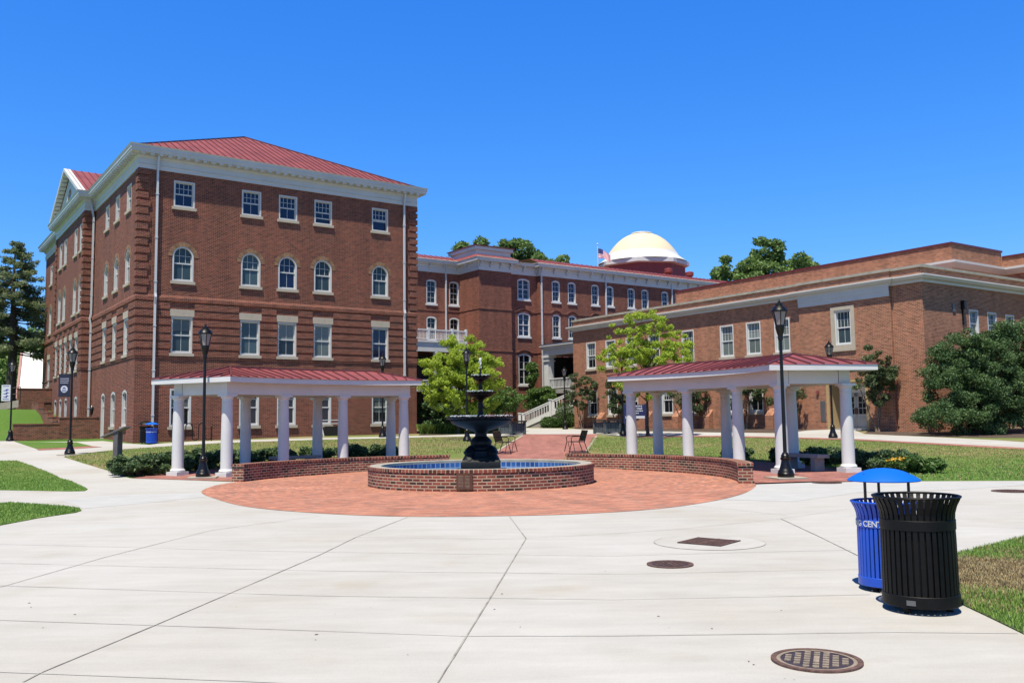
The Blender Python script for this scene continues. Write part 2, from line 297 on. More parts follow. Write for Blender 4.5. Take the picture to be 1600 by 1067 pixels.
def flagmat():
    m, nt, b = new_mat('flag_cloth')
    uv = N(nt, 'ShaderNodeUVMap'); uv.uv_map = 'UVMap'; sx = N(nt, 'ShaderNodeSeparateXYZ'); nt.links.new(uv.outputs[0], sx.inputs[0])
    mu = N(nt, 'ShaderNodeMath', operation='MULTIPLY'); mu.inputs[1].default_value = 6.5; nt.links.new(sx.outputs['Y'], mu.inputs[0])
    fr = N(nt, 'ShaderNodeMath', operation='FRACT'); nt.links.new(mu.outputs[0], fr.inputs[0])
    gt = N(nt, 'ShaderNodeMath', operation='GREATER_THAN'); gt.inputs[1].default_value = 0.5; nt.links.new(fr.outputs[0], gt.inputs[0])
    st = mixc(nt, gt.outputs[0], (0.55, 0.04, 0.05), (0.8, 0.8, 0.8))
    ux = N(nt, 'ShaderNodeMath', operation='LESS_THAN'); ux.inputs[1].default_value = 0.4; nt.links.new(sx.outputs['X'], ux.inputs[0])
    vy = N(nt, 'ShaderNodeMath', operation='GREATER_THAN'); vy.inputs[1].default_value = 0.46; nt.links.new(sx.outputs['Y'], vy.inputs[0])
    an = N(nt, 'ShaderNodeMath', operation='MULTIPLY'); nt.links.new(ux.outputs[0], an.inputs[0]); nt.links.new(vy.outputs[0], an.inputs[1])
    nt.links.new(mixc(nt, an.outputs[0], st, (0.05, 0.06, 0.22)), b.inputs['Base Color']); b.inputs['Roughness'].default_value = 0.8
    return m
M['flag'] = flagmat()

# ---------------------------------------------------------------- mesh helpers
class MB:
    def __init__(s): s.v = []; s.f = []; s.uv = []
    def face(s, pts, uv=None):
        n = len(s.v); s.v += [tuple(p) for p in pts]; s.f.append(list(range(n, n + len(pts)))); s.uv.append(uv)
    def box(s, x0, x1, y0, y1, z0, z1, mat=None):
        P = [(x0, y0, z0), (x1, y0, z0), (x1, y1, z0), (x0, y1, z0), (x0, y0, z1), (x1, y0, z1), (x1, y1, z1), (x0, y1, z1)]
        if mat is not None: P = [tuple(mat @ Vector(p)) for p in P]
        n = len(s.v); s.v += P
        for q in ((0, 3, 2, 1), (4, 5, 6, 7), (0, 1, 5, 4), (1, 2, 6, 5), (2, 3, 7, 6), (3, 0, 4, 7)):
            s.f.append([n + i for i in q]); s.uv.append(None)
        return s
    def bar(s, a, b, w, h=None, up=(0, 0, 1)):
        a = Vector(a); b = Vector(b); d = (b - a); L = d.length
        if L < 1e-6: return s
        d.normalize(); u = Vector(up)
        if abs(d.dot(u)) > 0.98: u = Vector((1, 0, 0))
        x = d.cross(u).normalized(); z = x.cross(d)
        mt = Matrix((x, d, z)).transposed().to_4x4(); mt.translation = a
        h = h or w
        return s.box(-w / 2, w / 2, 0, L, -h / 2, h / 2, mt)
    def tube(s, pts, rad, seg=8, cap=True):
        pts = [Vector(p) for p in pts]
        if not hasattr(rad, '__len__'): rad = [rad] * len(pts)
        rings = []; px = None
        for i, p in enumerate(pts):
            d = (pts[min(i + 1, len(pts) - 1)] - pts[max(i - 1, 0)]).normalized()
            if px is None:
                ref = Vector((0, 0, 1)) if abs(d.z) < 0.9 else Vector((1, 0, 0)); px = d.cross(ref).normalized()
            px = (px - d * px.dot(d)).normalized(); py = d.cross(px)
            n = len(s.v)
            for k in range(seg):
                a = 2 * PI * k / seg; s.v.append(tuple(p + (px * math.cos(a) + py * math.sin(a)) * rad[i]))
            rings.append(n)
        for a, b in zip(rings, rings[1:]):
            for k in range(seg):
                k2 = (k + 1) % seg; s.f.append([a + k, a + k2, b + k2, b + k]); s.uv.append(None)
        if cap:
            s.f.append([rings[0] + k for k in range(seg)][::-1]); s.uv.append(None)
            s.f.append([rings[-1] + k for k in range(seg)]); s.uv.append(None)
        return s
    def lathe(s, prof, seg=32, c=(0, 0), a0=0.0, a1=2 * PI, uvr=None, scal=1.0):
        full = abs(a1 - a0 - 2 * PI) < 1e-6; n = len(s.v); K = seg if full else seg + 1
        for r, z in prof:
            for k in range(K):
                a = a0 + (a1 - a0) * k / seg; s.v.append((c[0] + r * math.cos(a) * scal, c[1] + r * math.sin(a) * scal, z))
        cum = [0]
        for (r0, z0), (r1, z1) in zip(prof, prof[1:]): cum.append(cum[-1] + math.hypot(r1 - r0, z1 - z0))
        for i in range(len(prof) - 1):
            for k in range(seg):
                k2 = (k + 1) % K; A = n + i * K
                s.f.append([A + k, A + k2, A + K + k2, A + K + k])
                if uvr:
                    u0 = uvr * (a0 + (a1 - a0) * k / seg); u1 = uvr * (a0 + (a1 - a0) * (k + 1) / seg)
                    s.uv.append([(u0, cum[i]), (u1, cum[i]), (u1, cum[i + 1]), (u0, cum[i + 1])])
                else: s.uv.append(None)
        return s
    def sweep(s, path, prof, closed=True, uvs=1.0):
        n = len(path); P = [Vector(p) for p in path]; off = []
        for i in range(n):
            if closed or 0 < i < n - 1:
                a = (P[i] - P[i - 1]).normalized(); b = (P[(i + 1) % n] - P[i]).normalized()
            elif i == 0: a = b = (P[1] - P[0]).normalized()
            else: a = b = (P[-1] - P[-2]).normalized()
            na = Vector((a.y, -a.x)); nb = Vector((b.y, -b.x)); mdir = (na + nb)
            off.append(mdir / max(0.2, (1 + na.dot(nb))))
        m = n if closed else n - 1; L = 0
        cum = [0]
        for (o0, z0), (o1, z1) in zip(prof, prof[1:]): cum.append(cum[-1] + math.hypot(o1 - o0, z1 - z0))
        for i in range(m):
            j = (i + 1) % n; d = (P[j] - P[i]).length
            for k in range(len(prof) - 1):
                (o0, z0), (o1, z1) = prof[k], prof[k + 1]
                q = [(*(P[i] + off[i] * o0), z0), (*(P[j] + off[j] * o0), z0), (*(P[j] + off[j] * o1), z1), (*(P[i] + off[i] * o1), z1)]
                s.face(q, [(L, cum[k]), (L + d, cum[k]), (L + d, cum[k + 1]), (L, cum[k + 1])])
            L += d
        return s
    def poly(s, pts2, z0, z1):
        n = len(pts2)
        s.face([(x, y, z1) for x, y in pts2]); s.face([(x, y, z0) for x, y in pts2][::-1])
        for i in range(n):
            a, b = pts2[i], pts2[(i + 1) % n]; s.face([(*a, z0), (*b, z0), (*b, z1), (*a, z1)])
        return s
    def build(s, name, mat, parent=None, smooth=False, angle=35, uvoff=(0, 0), loc=None, weld=True):
        me = bpy.data.meshes.new(name); me.from_pydata(s.v, [], s.f); me.validate(clean_customdata=False)
        uvl = me.uv_layers.new(name='UVMap'); me.update()
        co = np.empty(len(me.vertices) * 3); me.vertices.foreach_get('co', co); co = co.reshape(-1, 3)
        ok = len(me.polygons) == len(s.f)
        data = np.zeros((len(me.loops), 2))
        for p in me.polygons:
            uv = s.uv[p.index] if ok else None
            if uv is not None:
                for li, q in zip(p.loop_indices, uv): data[li] = q
            else:
                nx, ny, nz = p.normal
                for li in p.loop_indices:
                    x, y, z = co[me.loops[li].vertex_index]
                    if abs(nz) > 0.75: data[li] = (x, y)
                    else:
                        h = math.hypot(nx, ny) or 1; data[li] = ((x * -ny + y * nx) / h + uvoff[0], z)
        uvl.data.foreach_set('uv', data.ravel())
        if smooth:
            if weld:
                import bmesh
                bm = bmesh.new(); bm.from_mesh(me); bmesh.ops.remove_doubles(bm, verts=bm.verts, dist=1e-5); bm.to_mesh(me); bm.free()
            me.polygons.foreach_set('use_smooth', [True] * len(me.polygons)); me.set_sharp_from_angle(angle=R_(angle))
        me.materials.append(M[mat] if isinstance(mat, str) else mat)
        o = bpy.data.objects.new(name, me); C.objects.link(o)
        if parent: o.parent = parent
        if loc: o.location = loc
        return o
def tag(o, label=None, cat=None, group=None, kind=None):
    if label: o['label'] = label
    if cat: o['category'] = cat
    if group: o['group'] = group
    if kind: o['kind'] = kind
    return o
def thing(name, label, cat, loc=(0, 0, 0), rz=0.0, group=None):
    o = bpy.data.objects.new(name, None); o.empty_display_size = 0.3; C.objects.link(o)
    o.location = loc; o.rotation_euler = (0, 0, rz)
    return tag(o, label, cat, group)
def copy_tree(o, parent=None):
    c = o.copy(); C.objects.link(c)
    if parent: c.parent = parent; c.matrix_parent_inverse = o.matrix_parent_inverse.copy()
    for ch in [x for x in bpy.data.objects if x.parent == o]: copy_tree(ch, c)
    return c
def dup(o, loc, rz, label, group=None):
    c = copy_tree(o); c.location = loc; c.rotation_euler = (0, 0, rz); c['label'] = label
    if group: c['group'] = group
    return c
def fastmesh(name, V, F, mat, parent=None):
    V = np.asarray(V, dtype=np.float32); F = np.asarray(F, dtype=np.int32)
    me = bpy.data.meshes.new(name); me.vertices.add(len(V)); me.vertices.foreach_set('co', V.ravel())
    k = F.shape[1]; me.loops.add(F.size); me.loops.foreach_set('vertex_index', F.ravel())
    me.polygons.add(len(F)); me.polygons.foreach_set('loop_start', np.arange(0, F.size, k)); me.polygons.foreach_set('loop_total', np.full(len(F), k))
    me.update(calc_edges=True); me.materials.append(M[mat])
    o = bpy.data.objects.new(name, me); C.objects.link(o)
    if parent: o.parent = parent
    return o
def text_mesh(s, size, name, mat, parent=None, depth=0.002, bend=None, rotx=True):
    cu = bpy.data.curves.new(name, 'FONT'); cu.body = s; cu.size = size; cu.extrude = depth; cu.offset = size * .018; cu.align_x = 'CENTER'; cu.align_y = 'CENTER'
    to = bpy.data.objects.new(name + '_tmp', cu); C.objects.link(to)
    me = bpy.data.meshes.new_from_object(to.evaluated_get(bpy.context.evaluated_depsgraph_get()))
    bpy.data.objects.remove(to)
    for v in me.vertices:
        x, y, z = v.co
        if bend:
            r, a0 = bend; a = a0 + x / r; v.co = ((r + z) * math.cos(a), (r + z) * math.sin(a), y)
        elif rotx: v.co = (x, -z, y)
    me.materials.clear(); me.materials.append(M[mat])
    o = bpy.data.objects.new(name, me); C.objects.link(o)
    if parent: o.parent = parent
    return o

# ---------------------------------------------------------------- terrain
ZP = [(-1e4, 0), (28.5, 0), (39, .41), (44, .60), (50, .80), (53, .88), (60, .92), (67.5, .95), (76, 1.03), (90, 1.1), (1e4, 1.1)]
def zt(x, y):
    for (a, za), (b, zb) in zip(ZP, ZP[1:]):
        if y <= b: return za + (zb - za) * (y - a) / (b - a)
    return 1.1
def sst(t): t = max(0, min(1, t)); return t * t * (3 - 2 * t)
def zbank(x, y): return zt(x, y) + 1.95 * sst((y - 52.6) / 9.5) * sst((-29.6 - x) / 5.0)
def G(u, v, z=None, f=zt):
    d = cR * (u - 800) / FPX - cU * (v - 533.5) / FPX + cF
    if z is not None: t = (z - 1.6) / d.z; p = EYE + d * t; return (p.x, p.y, z)
    lo = 2.0; prev = lo
    t = lo
    while t < 400:
        p = EYE + d * t
        if p.z <= f(p.x, p.y): break
        prev = t; t += 0.25
    a, b = prev, t
    for _ in range(24):
        mid = (a + b) / 2; p = EYE + d * mid
        if p.z <= f(p.x, p.y): b = mid
        else: a = mid
    p = EYE + d * b; return (p.x, p.y, f(p.x, p.y))
import bmesh
def drape(name, pts2, lift, mat, kind='structure', uvf=None, skirt=0.0):
    bm = bmesh.new()
    vs = [bm.verts.new((x, y, 0)) for x, y in pts2]; bm.faces.new(vs)
    bmesh.ops.triangulate(bm, faces=bm.faces[:])
    ys = [p[1] for p in pts2]
    for yb, _ in ZP[1:-1]:
        if min(ys) < yb < max(ys):
            bmesh.ops.bisect_plane(bm, geom=bm.verts[:] + bm.edges[:] + bm.faces[:], plane_co=(0, yb, 0), plane_no=(0, 1, 0))
    bmesh.ops.recalc_face_normals(bm, faces=bm.faces[:])
    for f in bm.faces:
        if f.normal.z < 0: f.normal_flip()
    for v in bm.verts: v.co.z = zt(v.co.x, v.co.y) + lift
    if skirt:
        r = bmesh.ops.extrude_edge_only(bm, edges=[e for e in bm.edges if e.is_boundary])
        for v in r['geom']:
            if isinstance(v, bmesh.types.BMVert): v.co.z -= skirt
    me = bpy.data.meshes.new(name)
    uvl = bm.loops.layers.uv.new('UVMap')
    for f in bm.faces:
        for l in f.loops:
            x, y, _ = l.vert.co; l[uvl].uv = uvf(x, y) if uvf else (x, y)
    bm.to_mesh(me); bm.free(); me.materials.append(M[mat])
    o = bpy.data.objects.new(name, me); C.objects.link(o)
    if kind: o['kind'] = kind
    return o
def px(*pts): return [G(u, v)[:2] for u, v in pts]
# base sheet
mb = MB(); ysb = [-60, 28.5, 39, 44, 50, 53, 60, 67.5, 76, 90, 900]
for a, b in zip(ysb, ysb[1:]):
    mb.face([(-900, a, zt(0, a)), (900, a, zt(0, a)), (900, b, zt(0, b)), (-900, b, zt(0, b))])
tag(mb.build('lawn', 'grass'), kind='structure')
O0 = Vector((-1.05, 23.9))       # centre of the round court
def pol(r, deg, z=0.0): a = R_(deg); return (O0.x + r * math.cos(a), O0.y + r * math.sin(a), z)
# concrete plaza
plaza = [(-16, -6), (18, -6)] + px((1760, 1060), (1600, 992.4), (1550, 968), (1500.7, 944.6), (1440, 915), (1400, 896), (1402, 887), (1440, 878), (1496, 866.5), (1550, 853), (1600, 840.6), (1700, 822), (1800, 806)) + \
    [(30, 21.5), (30, 24.3)] + px((1700, 750.5), (1600, 751.2), (1440, 752), (1344, 752.5), (1182, 757)) + \
    [(5.6, 23.4), (-7.6, 25.8)] + px((362, 753), (300, 750.5), (206, 747.5), (170, 736), (130, 724), (99, 714), (113, 711.5), (150, 706), (183, 702.5), (205, 700), (235, 695), (198, 693), (160, 689), (120, 690), (60, 690.5), (24, 690), (-10, 684), (-120, 700), (-260, 718)) + \
    [(-40, 27), (-40, 20), (-22, 8)]
drape('concrete_plaza', plaza, 0.006, 'concrete')
# lawn islands standing in the concrete
isl = {
 'lawn_island_left': px((-170, 722), (0, 720.5), (26, 720), (50, 728), (80, 740), (110, 752), (134, 762.5), (137, 765), (132, 767.5), (110, 768), (0, 766), (-170, 765)),
 'lawn_island_lower': px((-190, 790), (0, 787.7), (15, 786.7), (60, 789), (100, 792), (124, 795), (127, 798.5), (118, 801.5), (60, 810), (0, 821.5), (-190, 852)),
 'lawn_sliver_left': px((24, 690.5), (60, 691), (120, 691.5), (143, 697), (100, 699.5), (57, 701.5)),
}
for k, p in isl.items(): drape(k, p, 0.016 if k != 'lawn_sliver_left' else 0.02, 'grass', skirt=0.02)
drape('brick_strip', px((57, 701.5), (100, 699.5), (143, 697), (160, 698.5), (110, 702), (60, 703.8)), 0.014, 'paver_path')
# round brick court
edge = [(-7.6, 25.9), (-7.9, 25.0), (-7.93, 23.85), (-7.55, 21.9), (-6.6, 19.95), (-5.2, 17.75), (-3.5, 16.3), (-1.85, 15.52), (-0.26, 15.4), (1.2, 15.6), (2.6, 16.3), (3.94, 17.75), (4.97, 19.5), (5.74, 21.5), (5.95, 22.6)]
def catmull(P, n=6):
    out = []
    for i in range(len(P) - 1):
        p0, p1, p2, p3 = P[max(i - 1, 0)], P[i], P[i + 1], P[min(i + 2, len(P) - 1)]
        for k in range(n):
            t = k / n
            out.append(tuple(0.5 * ((2 * b) + (-a + c) * t + (2 * a - 5 * b + 4 * c - d) * t * t + (-a + 3 * b - 3 * c + d) * t ** 3) for a, b, c, d in zip(p0, p1, p2, p3)))
    return out + [P[-1]]
court = catmull(edge) + [pol(6.8, a)[:2] for a in range(-12, 167, 6)][2:-2]
def court_uv(x, y):
    dx, dy = x - O0.x, y - O0.y; r = math.hypot(dx, dy); return (dx, dy)
# polar fan so that the courses run in rings
mbc = MB()
fr_ = lambda p, t: (O0.x + (p[0] - O0.x) * t, O0.y + (p[1] - O0.y) * t)
K = 14
for i in range(len(court)):
    a, b = court[i], court[(i + 1) % len(court)]
    aa = math.atan2(a[1] - O0.y, a[0] - O0.x); ab = math.atan2(b[1] - O0.y, b[0] - O0.x)
    if ab - aa > PI: aa += 2 * PI
    if aa - ab > PI: ab += 2 * PI
    for k in range(K):
        t0, t1 = k / K, (k + 1) / K
        q = [fr_(a, t0), fr_(b, t0), fr_(b, t1), fr_(a, t1)]
        uv = [(aa * 6, math.dist(q[0], O0)), (ab * 6, math.dist(q[1], O0)), (ab * 6, math.dist(q[2], O0)), (aa * 6, math.dist(q[3], O0))]
        mbc.face([(x, y, zt(x, y) + 0.012) for x, y in q], uv)
tag(mbc.build('brick_court', 'paver'), kind='structure')
# brick path leading away and its crossing walk
drape('brick_path', [pol(6.4, 99)[:2], pol(6.4, 66)[:2]] + px((885, 708.5), (905, 708), (916, 706), (924, 692), (932, 681), (933, 678.4), (820, 678.4), (816, 681), (795, 693), (773, 707.5)), 0.014, 'paver_path')
drape('path_edging', px((771, 707.5), (775, 707.5), (818, 681), (815, 681)), 0.022, 'concrete_pad')
drape('path_edging', px((914, 706.5), (918, 706.5), (934, 681), (931, 681)), 0.022, 'concrete_pad')
drape('crossing_walk', px((752, 681.5), (783, 681.3), (820, 678.3), (933, 678.3), (950, 680), (975, 681.3), (1120, 681), (1230, 683), (1336, 686), (1470, 693), (1620, 701), (1760, 708)) +
      px((1760, 698), (1620, 692.5), (1560, 688), (1470, 683.5), (1400, 680.5), (1350, 678), (1338, 673), (1330, 670), (1262, 672.5), (1230, 677), (1120, 675.8), (1000, 674), (930, 671.5), (890, 669.8), (815, 668.6), (790, 668.8), (770, 670.5)), 0.01, 'concrete')
drape('brick_walk_edging', px((975, 681.3), (1120, 681), (1230, 683), (1336, 686), (1470, 693), (1620, 701)) + px((1620, 704), (1470, 695.6), (1336, 688), (1230, 685), (1120, 683), (975, 683)), 0.018, 'paver_path')
drape('building_walk', px((183, 702.5), (260, 697.5), (340, 692.5), (410, 689.8), (500, 687), (600, 684.8), (680, 682.6), (752, 681.6), (752, 677.5), (700, 679.8), (650, 681), (600, 682.3), (500, 684.3), (400, 687), (300, 690), (245, 693.5)), 0.01, 'concrete')
drape('pergola_paving', [pol(7.0, 155)[:2], pol(7.3, 158)[:2]] + px((372, 752.5), (300, 750.2), (206, 747.2)) + [pol(12.1, 152.5)[:2]] + [pol(11.9, a)[:2] for a in range(150, 102, -4)] + [pol(7.0, 102)[:2]] + [pol(7.0, a)[:2] for a in range(106, 154, 4)], 0.010, 'paver_path')
drape('pergola_paving', [pol(7.0, 8)[:2]] + px((1182, 755), (1270, 752.4), (1345, 752.2)) + [pol(12.0, 6.5)[:2]] + [pol(11.9, a)[:2] for a in range(10, 62, 4)] + [pol(7.0, 62)[:2]] + [pol(7.0, a)[:2] for a in range(58, 8, -4)], 0.0105, 'paver_path')
# mulch beds
def RBp(s, a): return (19.54 + 0.8266 * a - 0.5627 * s, 51.0 + 0.5627 * a + 0.8266 * s)
drape('mulch_bed', [RBp(26, -0.05), RBp(1.9, -0.05), RBp(1.9, -1.2)] + px((1230, 676.5), (1120, 675.4), (1000, 673.6), (905, 671.5)), 0.008, 'mulch')
drape('mulch_bed', [RBp(-0.7, -0.05), RBp(-4.2, -0.05), (34, 55), (34, 49)] + px((1620, 684), (1540, 684), (1470, 682.5), (1400, 680), (1350, 677.5)), 0.008, 'mulch')
drape('mulch_bed', px((655, 680.5), (700, 679.3), (765, 673), (800, 667.5), (740, 667.5), (655, 674)), 0.008, 'mulch')
drape('mulch_bed', px((690, 688), (760, 688), (765, 684), (700, 683.5)), 0.006, 'mulch')
drape('mulch_bed', px((985, 686), (1045, 686), (1050, 683.5), (985, 683.5)), 0.006, 'mulch')
# expansion joints of the plaza
def joint(name, pts, w_, mat, lift=0.010):
    P = [Vector(G(u, v)[:2]) for u, v in pts]; mb = MB()
    for a, b in zip(P, P[1:]):
        n_ = max(1, int((b - a).length / 0.6)); d = (b - a).normalized(); nn = Vector((-d.y, d.x))
        for k in range(n_):
            p = a + (b - a) * k / n_; q = a + (b - a) * (k + 1) / n_
            wa = w_ * (0.75 + 0.5 * random.random()) / 2
            mb.face([(*(p - nn * wa), zt(*p) + lift), (*(q - nn * wa), zt(*q) + lift), (*(q + nn * wa), zt(*q) + lift), (*(p + nn * wa), zt(*p) + lift)])
    tag(mb.build(name, mat), kind='structure')
random.seed(3)
for k, pts in enumerate([
    [(0, 918.4), (165, 871), (330, 829), (500, 806.6)],
    [(36, 1067), (63.6, 1052.6), (240.8, 978.6), (500, 867.5), (556, 840), (637, 808.5)],
    [(682, 1072), (760, 945), (822, 842)], [(822, 842), (796, 807.5)],
    [(1220, 811), (1280, 839), (1342, 869.6), (1385, 889)]]):
    joint('pavement_joint', pts, 0.012, 'joint', 0.0105 + 0.0004 * k)
for k, pts in enumerate([
    [(-40, 1050), (0, 1051.5), (378, 1066), (500, 1071)],
    [(-40, 969), (0, 970), (500, 987), (720, 995), (960, 994.8), (1400, 989), (1590, 991)],
    [(-40, 915), (0, 916), (500, 932), (960, 938), (1360, 930)],
    [(0, 880.6), (500, 892.6), (960, 898), (1340.6, 890)],
    [(0, 851), (137, 854), (412, 861.7), (960, 869.6), (1187.7, 863), (1330, 860)],
    [(556, 840), (800, 843), (960, 834), (1067, 826.7), (1220, 811), (1330, 795)],
    [(1083.6, 791), (1160, 798), (1230, 806)], [(1075, 790), (960, 800)],
    [(0, 795), (140, 780), (300, 768)], [(1340, 770), (1480, 766), (1600, 764)], [(1500, 752), (1600, 757)],
    [(1500, 795), (1600, 797)], [(1500, 822), (1600, 826)]]):
    joint('pavement_joint', pts, 0.010, 'joint_soft', 0.0125 + 0.0003 * k)
drape('new_concrete_patch', px((1182, 757), (1275, 753.8), (1460, 753.2), (1620, 752.5), (1620, 757), (1480, 766), (1340, 770), (1240, 784), (1130, 781), (1165, 771)), 0.0085, 'concrete2')
drape('new_concrete_patch', px((95, 783), (160, 774), (314, 770), (322, 776), (250, 784), (130, 795), (118, 789)), 0.0085, 'concrete2')

# grassy bank on the left, rising beside the big building
mb = MB(); xs = np.linspace(-75, -25.6, 34); ys = np.linspace(52.4, 110, 36)
for i in range(len(xs) - 1):
    for j in range(len(ys) - 1):
        q = [(xs[i], ys[j]), (xs[i + 1], ys[j]), (xs[i + 1], ys[j + 1]), (xs[i], ys[j + 1])]
        mb.face([(x, y, zbank(x, y) + 0.02) for x, y in q])
tag(mb.build('grass_bank', 'grass', smooth=True, angle=80), kind='structure')

# ---------------------------------------------------------------- windows and facades
def arcpts(x0, x1, zs, rise, n=14):
    if rise is None:
        r = (x1 - x0) / 2; c = (x0 + x1) / 2
        return [(c - r * math.cos(PI * k / n), zs + r * math.sin(PI * k / n)) for k in range(n + 1)]
    wd = (x1 - x0) / 2; c = (x0 + x1) / 2; r = (wd * wd + rise * rise) / (2 * rise); a = math.asin(wd / r)
    return [(c + r * math.sin(-a + 2 * a * k / n), zs + rise - r + r * math.cos(-a + 2 * a * k / n)) for k in range(n + 1)]
def facade(mb, o, d, L, z0, z1, holes, reveal=0.20):
    o = Vector(o); d = Vector(d).normalized(); nrm = Vector((d.y, -d.x))
    def P(s, z, dep=0.0): p = o + d * s - nrm * dep; return (p.x, p.y, z)
    uo = o.dot(d)
    def quad(a, b, c, e, dep=(0, 0, 0, 0)): mb.face([P(*q, dp) for q, dp in zip((a, b, c, e), dep)])
    S = sorted({0, L} | {h[0] for h in holes} | {h[1] for h in holes}); Z = sorted({z0, z1} | {h[2] for h in holes} | {h[3] for h in holes})
    S = [s for s in S if 0 <= s <= L]; Z = [z for z in Z if z0 <= z <= z1]
    for a, b in zip(S, S[1:]):
        run = None
        for c, e in list(zip(Z, Z[1:])) + [(None, None)]:
            solid = c is not None and not any(h[0] < (a + b) / 2 < h[1] and h[2] < (c + e) / 2 < h[3] for h in holes)
            if solid: run = (run[0], e) if run else (c, e)
            elif run: quad((a, run[0]), (b, run[0]), (b, run[1]), (a, run[1])); run = None
    for h in holes:
        a, b, c, e = h[:4]; kind = h[4] if len(h) > 4 else None; rv = reveal
        zs = e if not kind else (e - (b - a) / 2 if kind == 'round' else e - 0.16)
        mb.face([P(a, c), P(a, zs), P(a, zs, rv), P(a, c, rv)]); mb.face([P(b, zs), P(b, c), P(b, c, rv), P(b, zs, rv)])
        mb.face([P(b, c), P(a, c), P(a, c, rv), P(b, c, rv)])
        if not kind: mb.face([P(a, e), P(b, e), P(b, e, rv), P(a, e, rv)])
        else:
            A = arcpts(a, b, zs, None if kind == 'round' else 0.16)
            for p, q in zip(A, A[1:]):
                mb.face([P(*p), P(*q), P(q[0], e), P(p[0], e)]); mb.face([P(*p), P(*q), P(*q, rv), P(*p, rv)])
_wc = {}
def window(parent, x, y, z, rz, w_, h, spec, glassm='glass_dark', sill='stone', lintel=None, kind=None, archring=None, sash_open=0.0, frame='white_trim'):
    """window with its foot centre at (x,y,z) on the wall plane; local +y points into the wall"""
    key = (w_, h, spec, kind, sash_open)
    if key not in _wc:
        tcx, tr, bcx, br, split = spec
        mb = MB(); fw = 0.085; hw = w_ / 2
        zs = h if not kind else (h - hw if kind == 'round' else h - 0.16)
        mb.box(-hw, -hw + fw, 0.004, 0.20, 0, zs); mb.box(hw - fw, hw, 0.004, 0.20, 0, zs)
        mb.box(-hw + fw, hw - fw, 0.004, 0.20, 0, fw * 0.9)
        iw = hw - fw
        if kind:
            A = arcpts(-hw, hw, zs, None if kind == 'round' else 0.16, 16)
            if kind == 'round': B = arcpts(-iw, iw, zs, None, 16)
            else: B = [(max(-iw, min(iw, a[0])), a[1] - fw - 0.05) for a in A]
            for i in range(len(A) - 1):
                a, b, c, e = A[i], A[i + 1], B[i + 1], B[i]
                mb.face([(a[0], .004, a[1]), (b[0], .004, b[1]), (c[0], .004, c[1]), (e[0], .004, e[1])][::-1])
                mb.face([(e[0], .004, e[1]), (c[0], .004, c[1]), (c[0], .19, c[1]), (e[0], .19, e[1])])
            ztop = h - fw
        else: mb.box(-hw + fw, hw - fw, 0.004, 0.20, h - fw, h); ztop = h - fw
        def at_x(xx):
            if kind == 'round': return zs + math.sqrt(max(0, iw * iw - xx * xx))
            if kind: return ztop - 0.05
            return ztop
        zb = fw * 0.9; zm = zb + (ztop - zb) * split
        sw = 0.045
        mb.box(-iw, iw, 0.110, 0.180, zm - 0.035, zm + 0.035)
        lo0 = zb + sash_open
        for (x0, x1) in ((-iw, -iw + sw), (iw - sw, iw)):
            mb.box(x0, x1, 0.120, 0.180, zm + 0.035, min(zs, ztop) - 0.001); mb.box(x0, x1, 0.140, 0.190, lo0, zm - 0.035)
        mb.box(-iw + sw, iw - sw, 0.140, 0.190, lo0, lo0 + 0.06)
        if not kind: mb.box(-iw + sw, iw - sw, 0.120, 0.180, ztop - sw, ztop - 0.001)
        mt = 0.022
        big = 0.12 if tcx == -2 else mt
        tcx_ = abs(tcx); bcx_ = abs(bcx)
        for i in range(1, tcx_):
            xx = -iw + 2 * iw * i / tcx_; mb.box(xx - big / 2, xx + big / 2, 0.135, 0.165, zm + 0.035, at_x(xx) - 0.001)
        for i in range(1, bcx_):
            xx = -iw + 2 * iw * i / bcx_; mb.box(xx - big / 2, xx + big / 2, 0.150, 0.180, lo0 + 0.06, zm - 0.035)
        for i in range(1, tr):
            zz = zm + (ztop - zm) * i / tr; hw2 = iw - sw if zz < zs else math.sqrt(max(0.01, iw * iw - (zz - zs) ** 2)); mb.box(-hw2, hw2, 0.138, 0.162, zz - mt / 2, zz + mt / 2)
        for i in range(1, br):
            zz = lo0 + (zm - lo0) * i / br; mb.box(-iw + sw, iw - sw, 0.153, 0.177, zz - mt / 2, zz + mt / 2)
        fo = mb.build('window', frame); pm = MB()
        if kind == 'round': pts = [(-iw, zb)] + arcpts(-iw, iw, zs, None, 16) + [(iw, zb)]
        else: pts = [(-iw, zb), (-iw, ztop), (iw, ztop), (iw, zb)]
        if sash_open: pts = [(-iw, lo0), (-iw, ztop), (iw, ztop), (iw, lo0)]
        pm.face([(a, 0.155, b) for a, b in pts][::-1])
        if sash_open: pm.box(-iw, iw, 0.201, 0.5, zb, lo0)
        po = pm.build('pane', 'glass_dark')
        _wc[key] = (fo.data, po.data); bpy.data.objects.remove(fo); bpy.data.objects.remove(po)
    fd, pd = _wc[key]
    f = bpy.data.objects.new('window', fd); C.objects.link(f); f.parent = parent; f.location = (x, y, z); f.rotation_euler = (0, 0, rz)
    pk = (key, glassm)
    if pk not in _wc:
        q = pd.copy(); q.materials.clear(); q.materials.append(M[glassm]); _wc[pk] = q
    p = bpy.data.objects.new('pane', _wc[pk]); C.objects.link(p); p.parent = f
    def sub(nm, kk, fn, mat):
        if kk not in _wc:
            mb = MB(); fn(mb); o = mb.build(nm, mat); _wc[kk] = o.data; bpy.data.objects.remove(o)
        o = bpy.data.objects.new(nm, _wc[kk]); C.objects.link(o); o.parent = f
    _wc['n'] = _wc.get('n', 0) + 1; hsh = (_wc['n'] * 7919) % 13
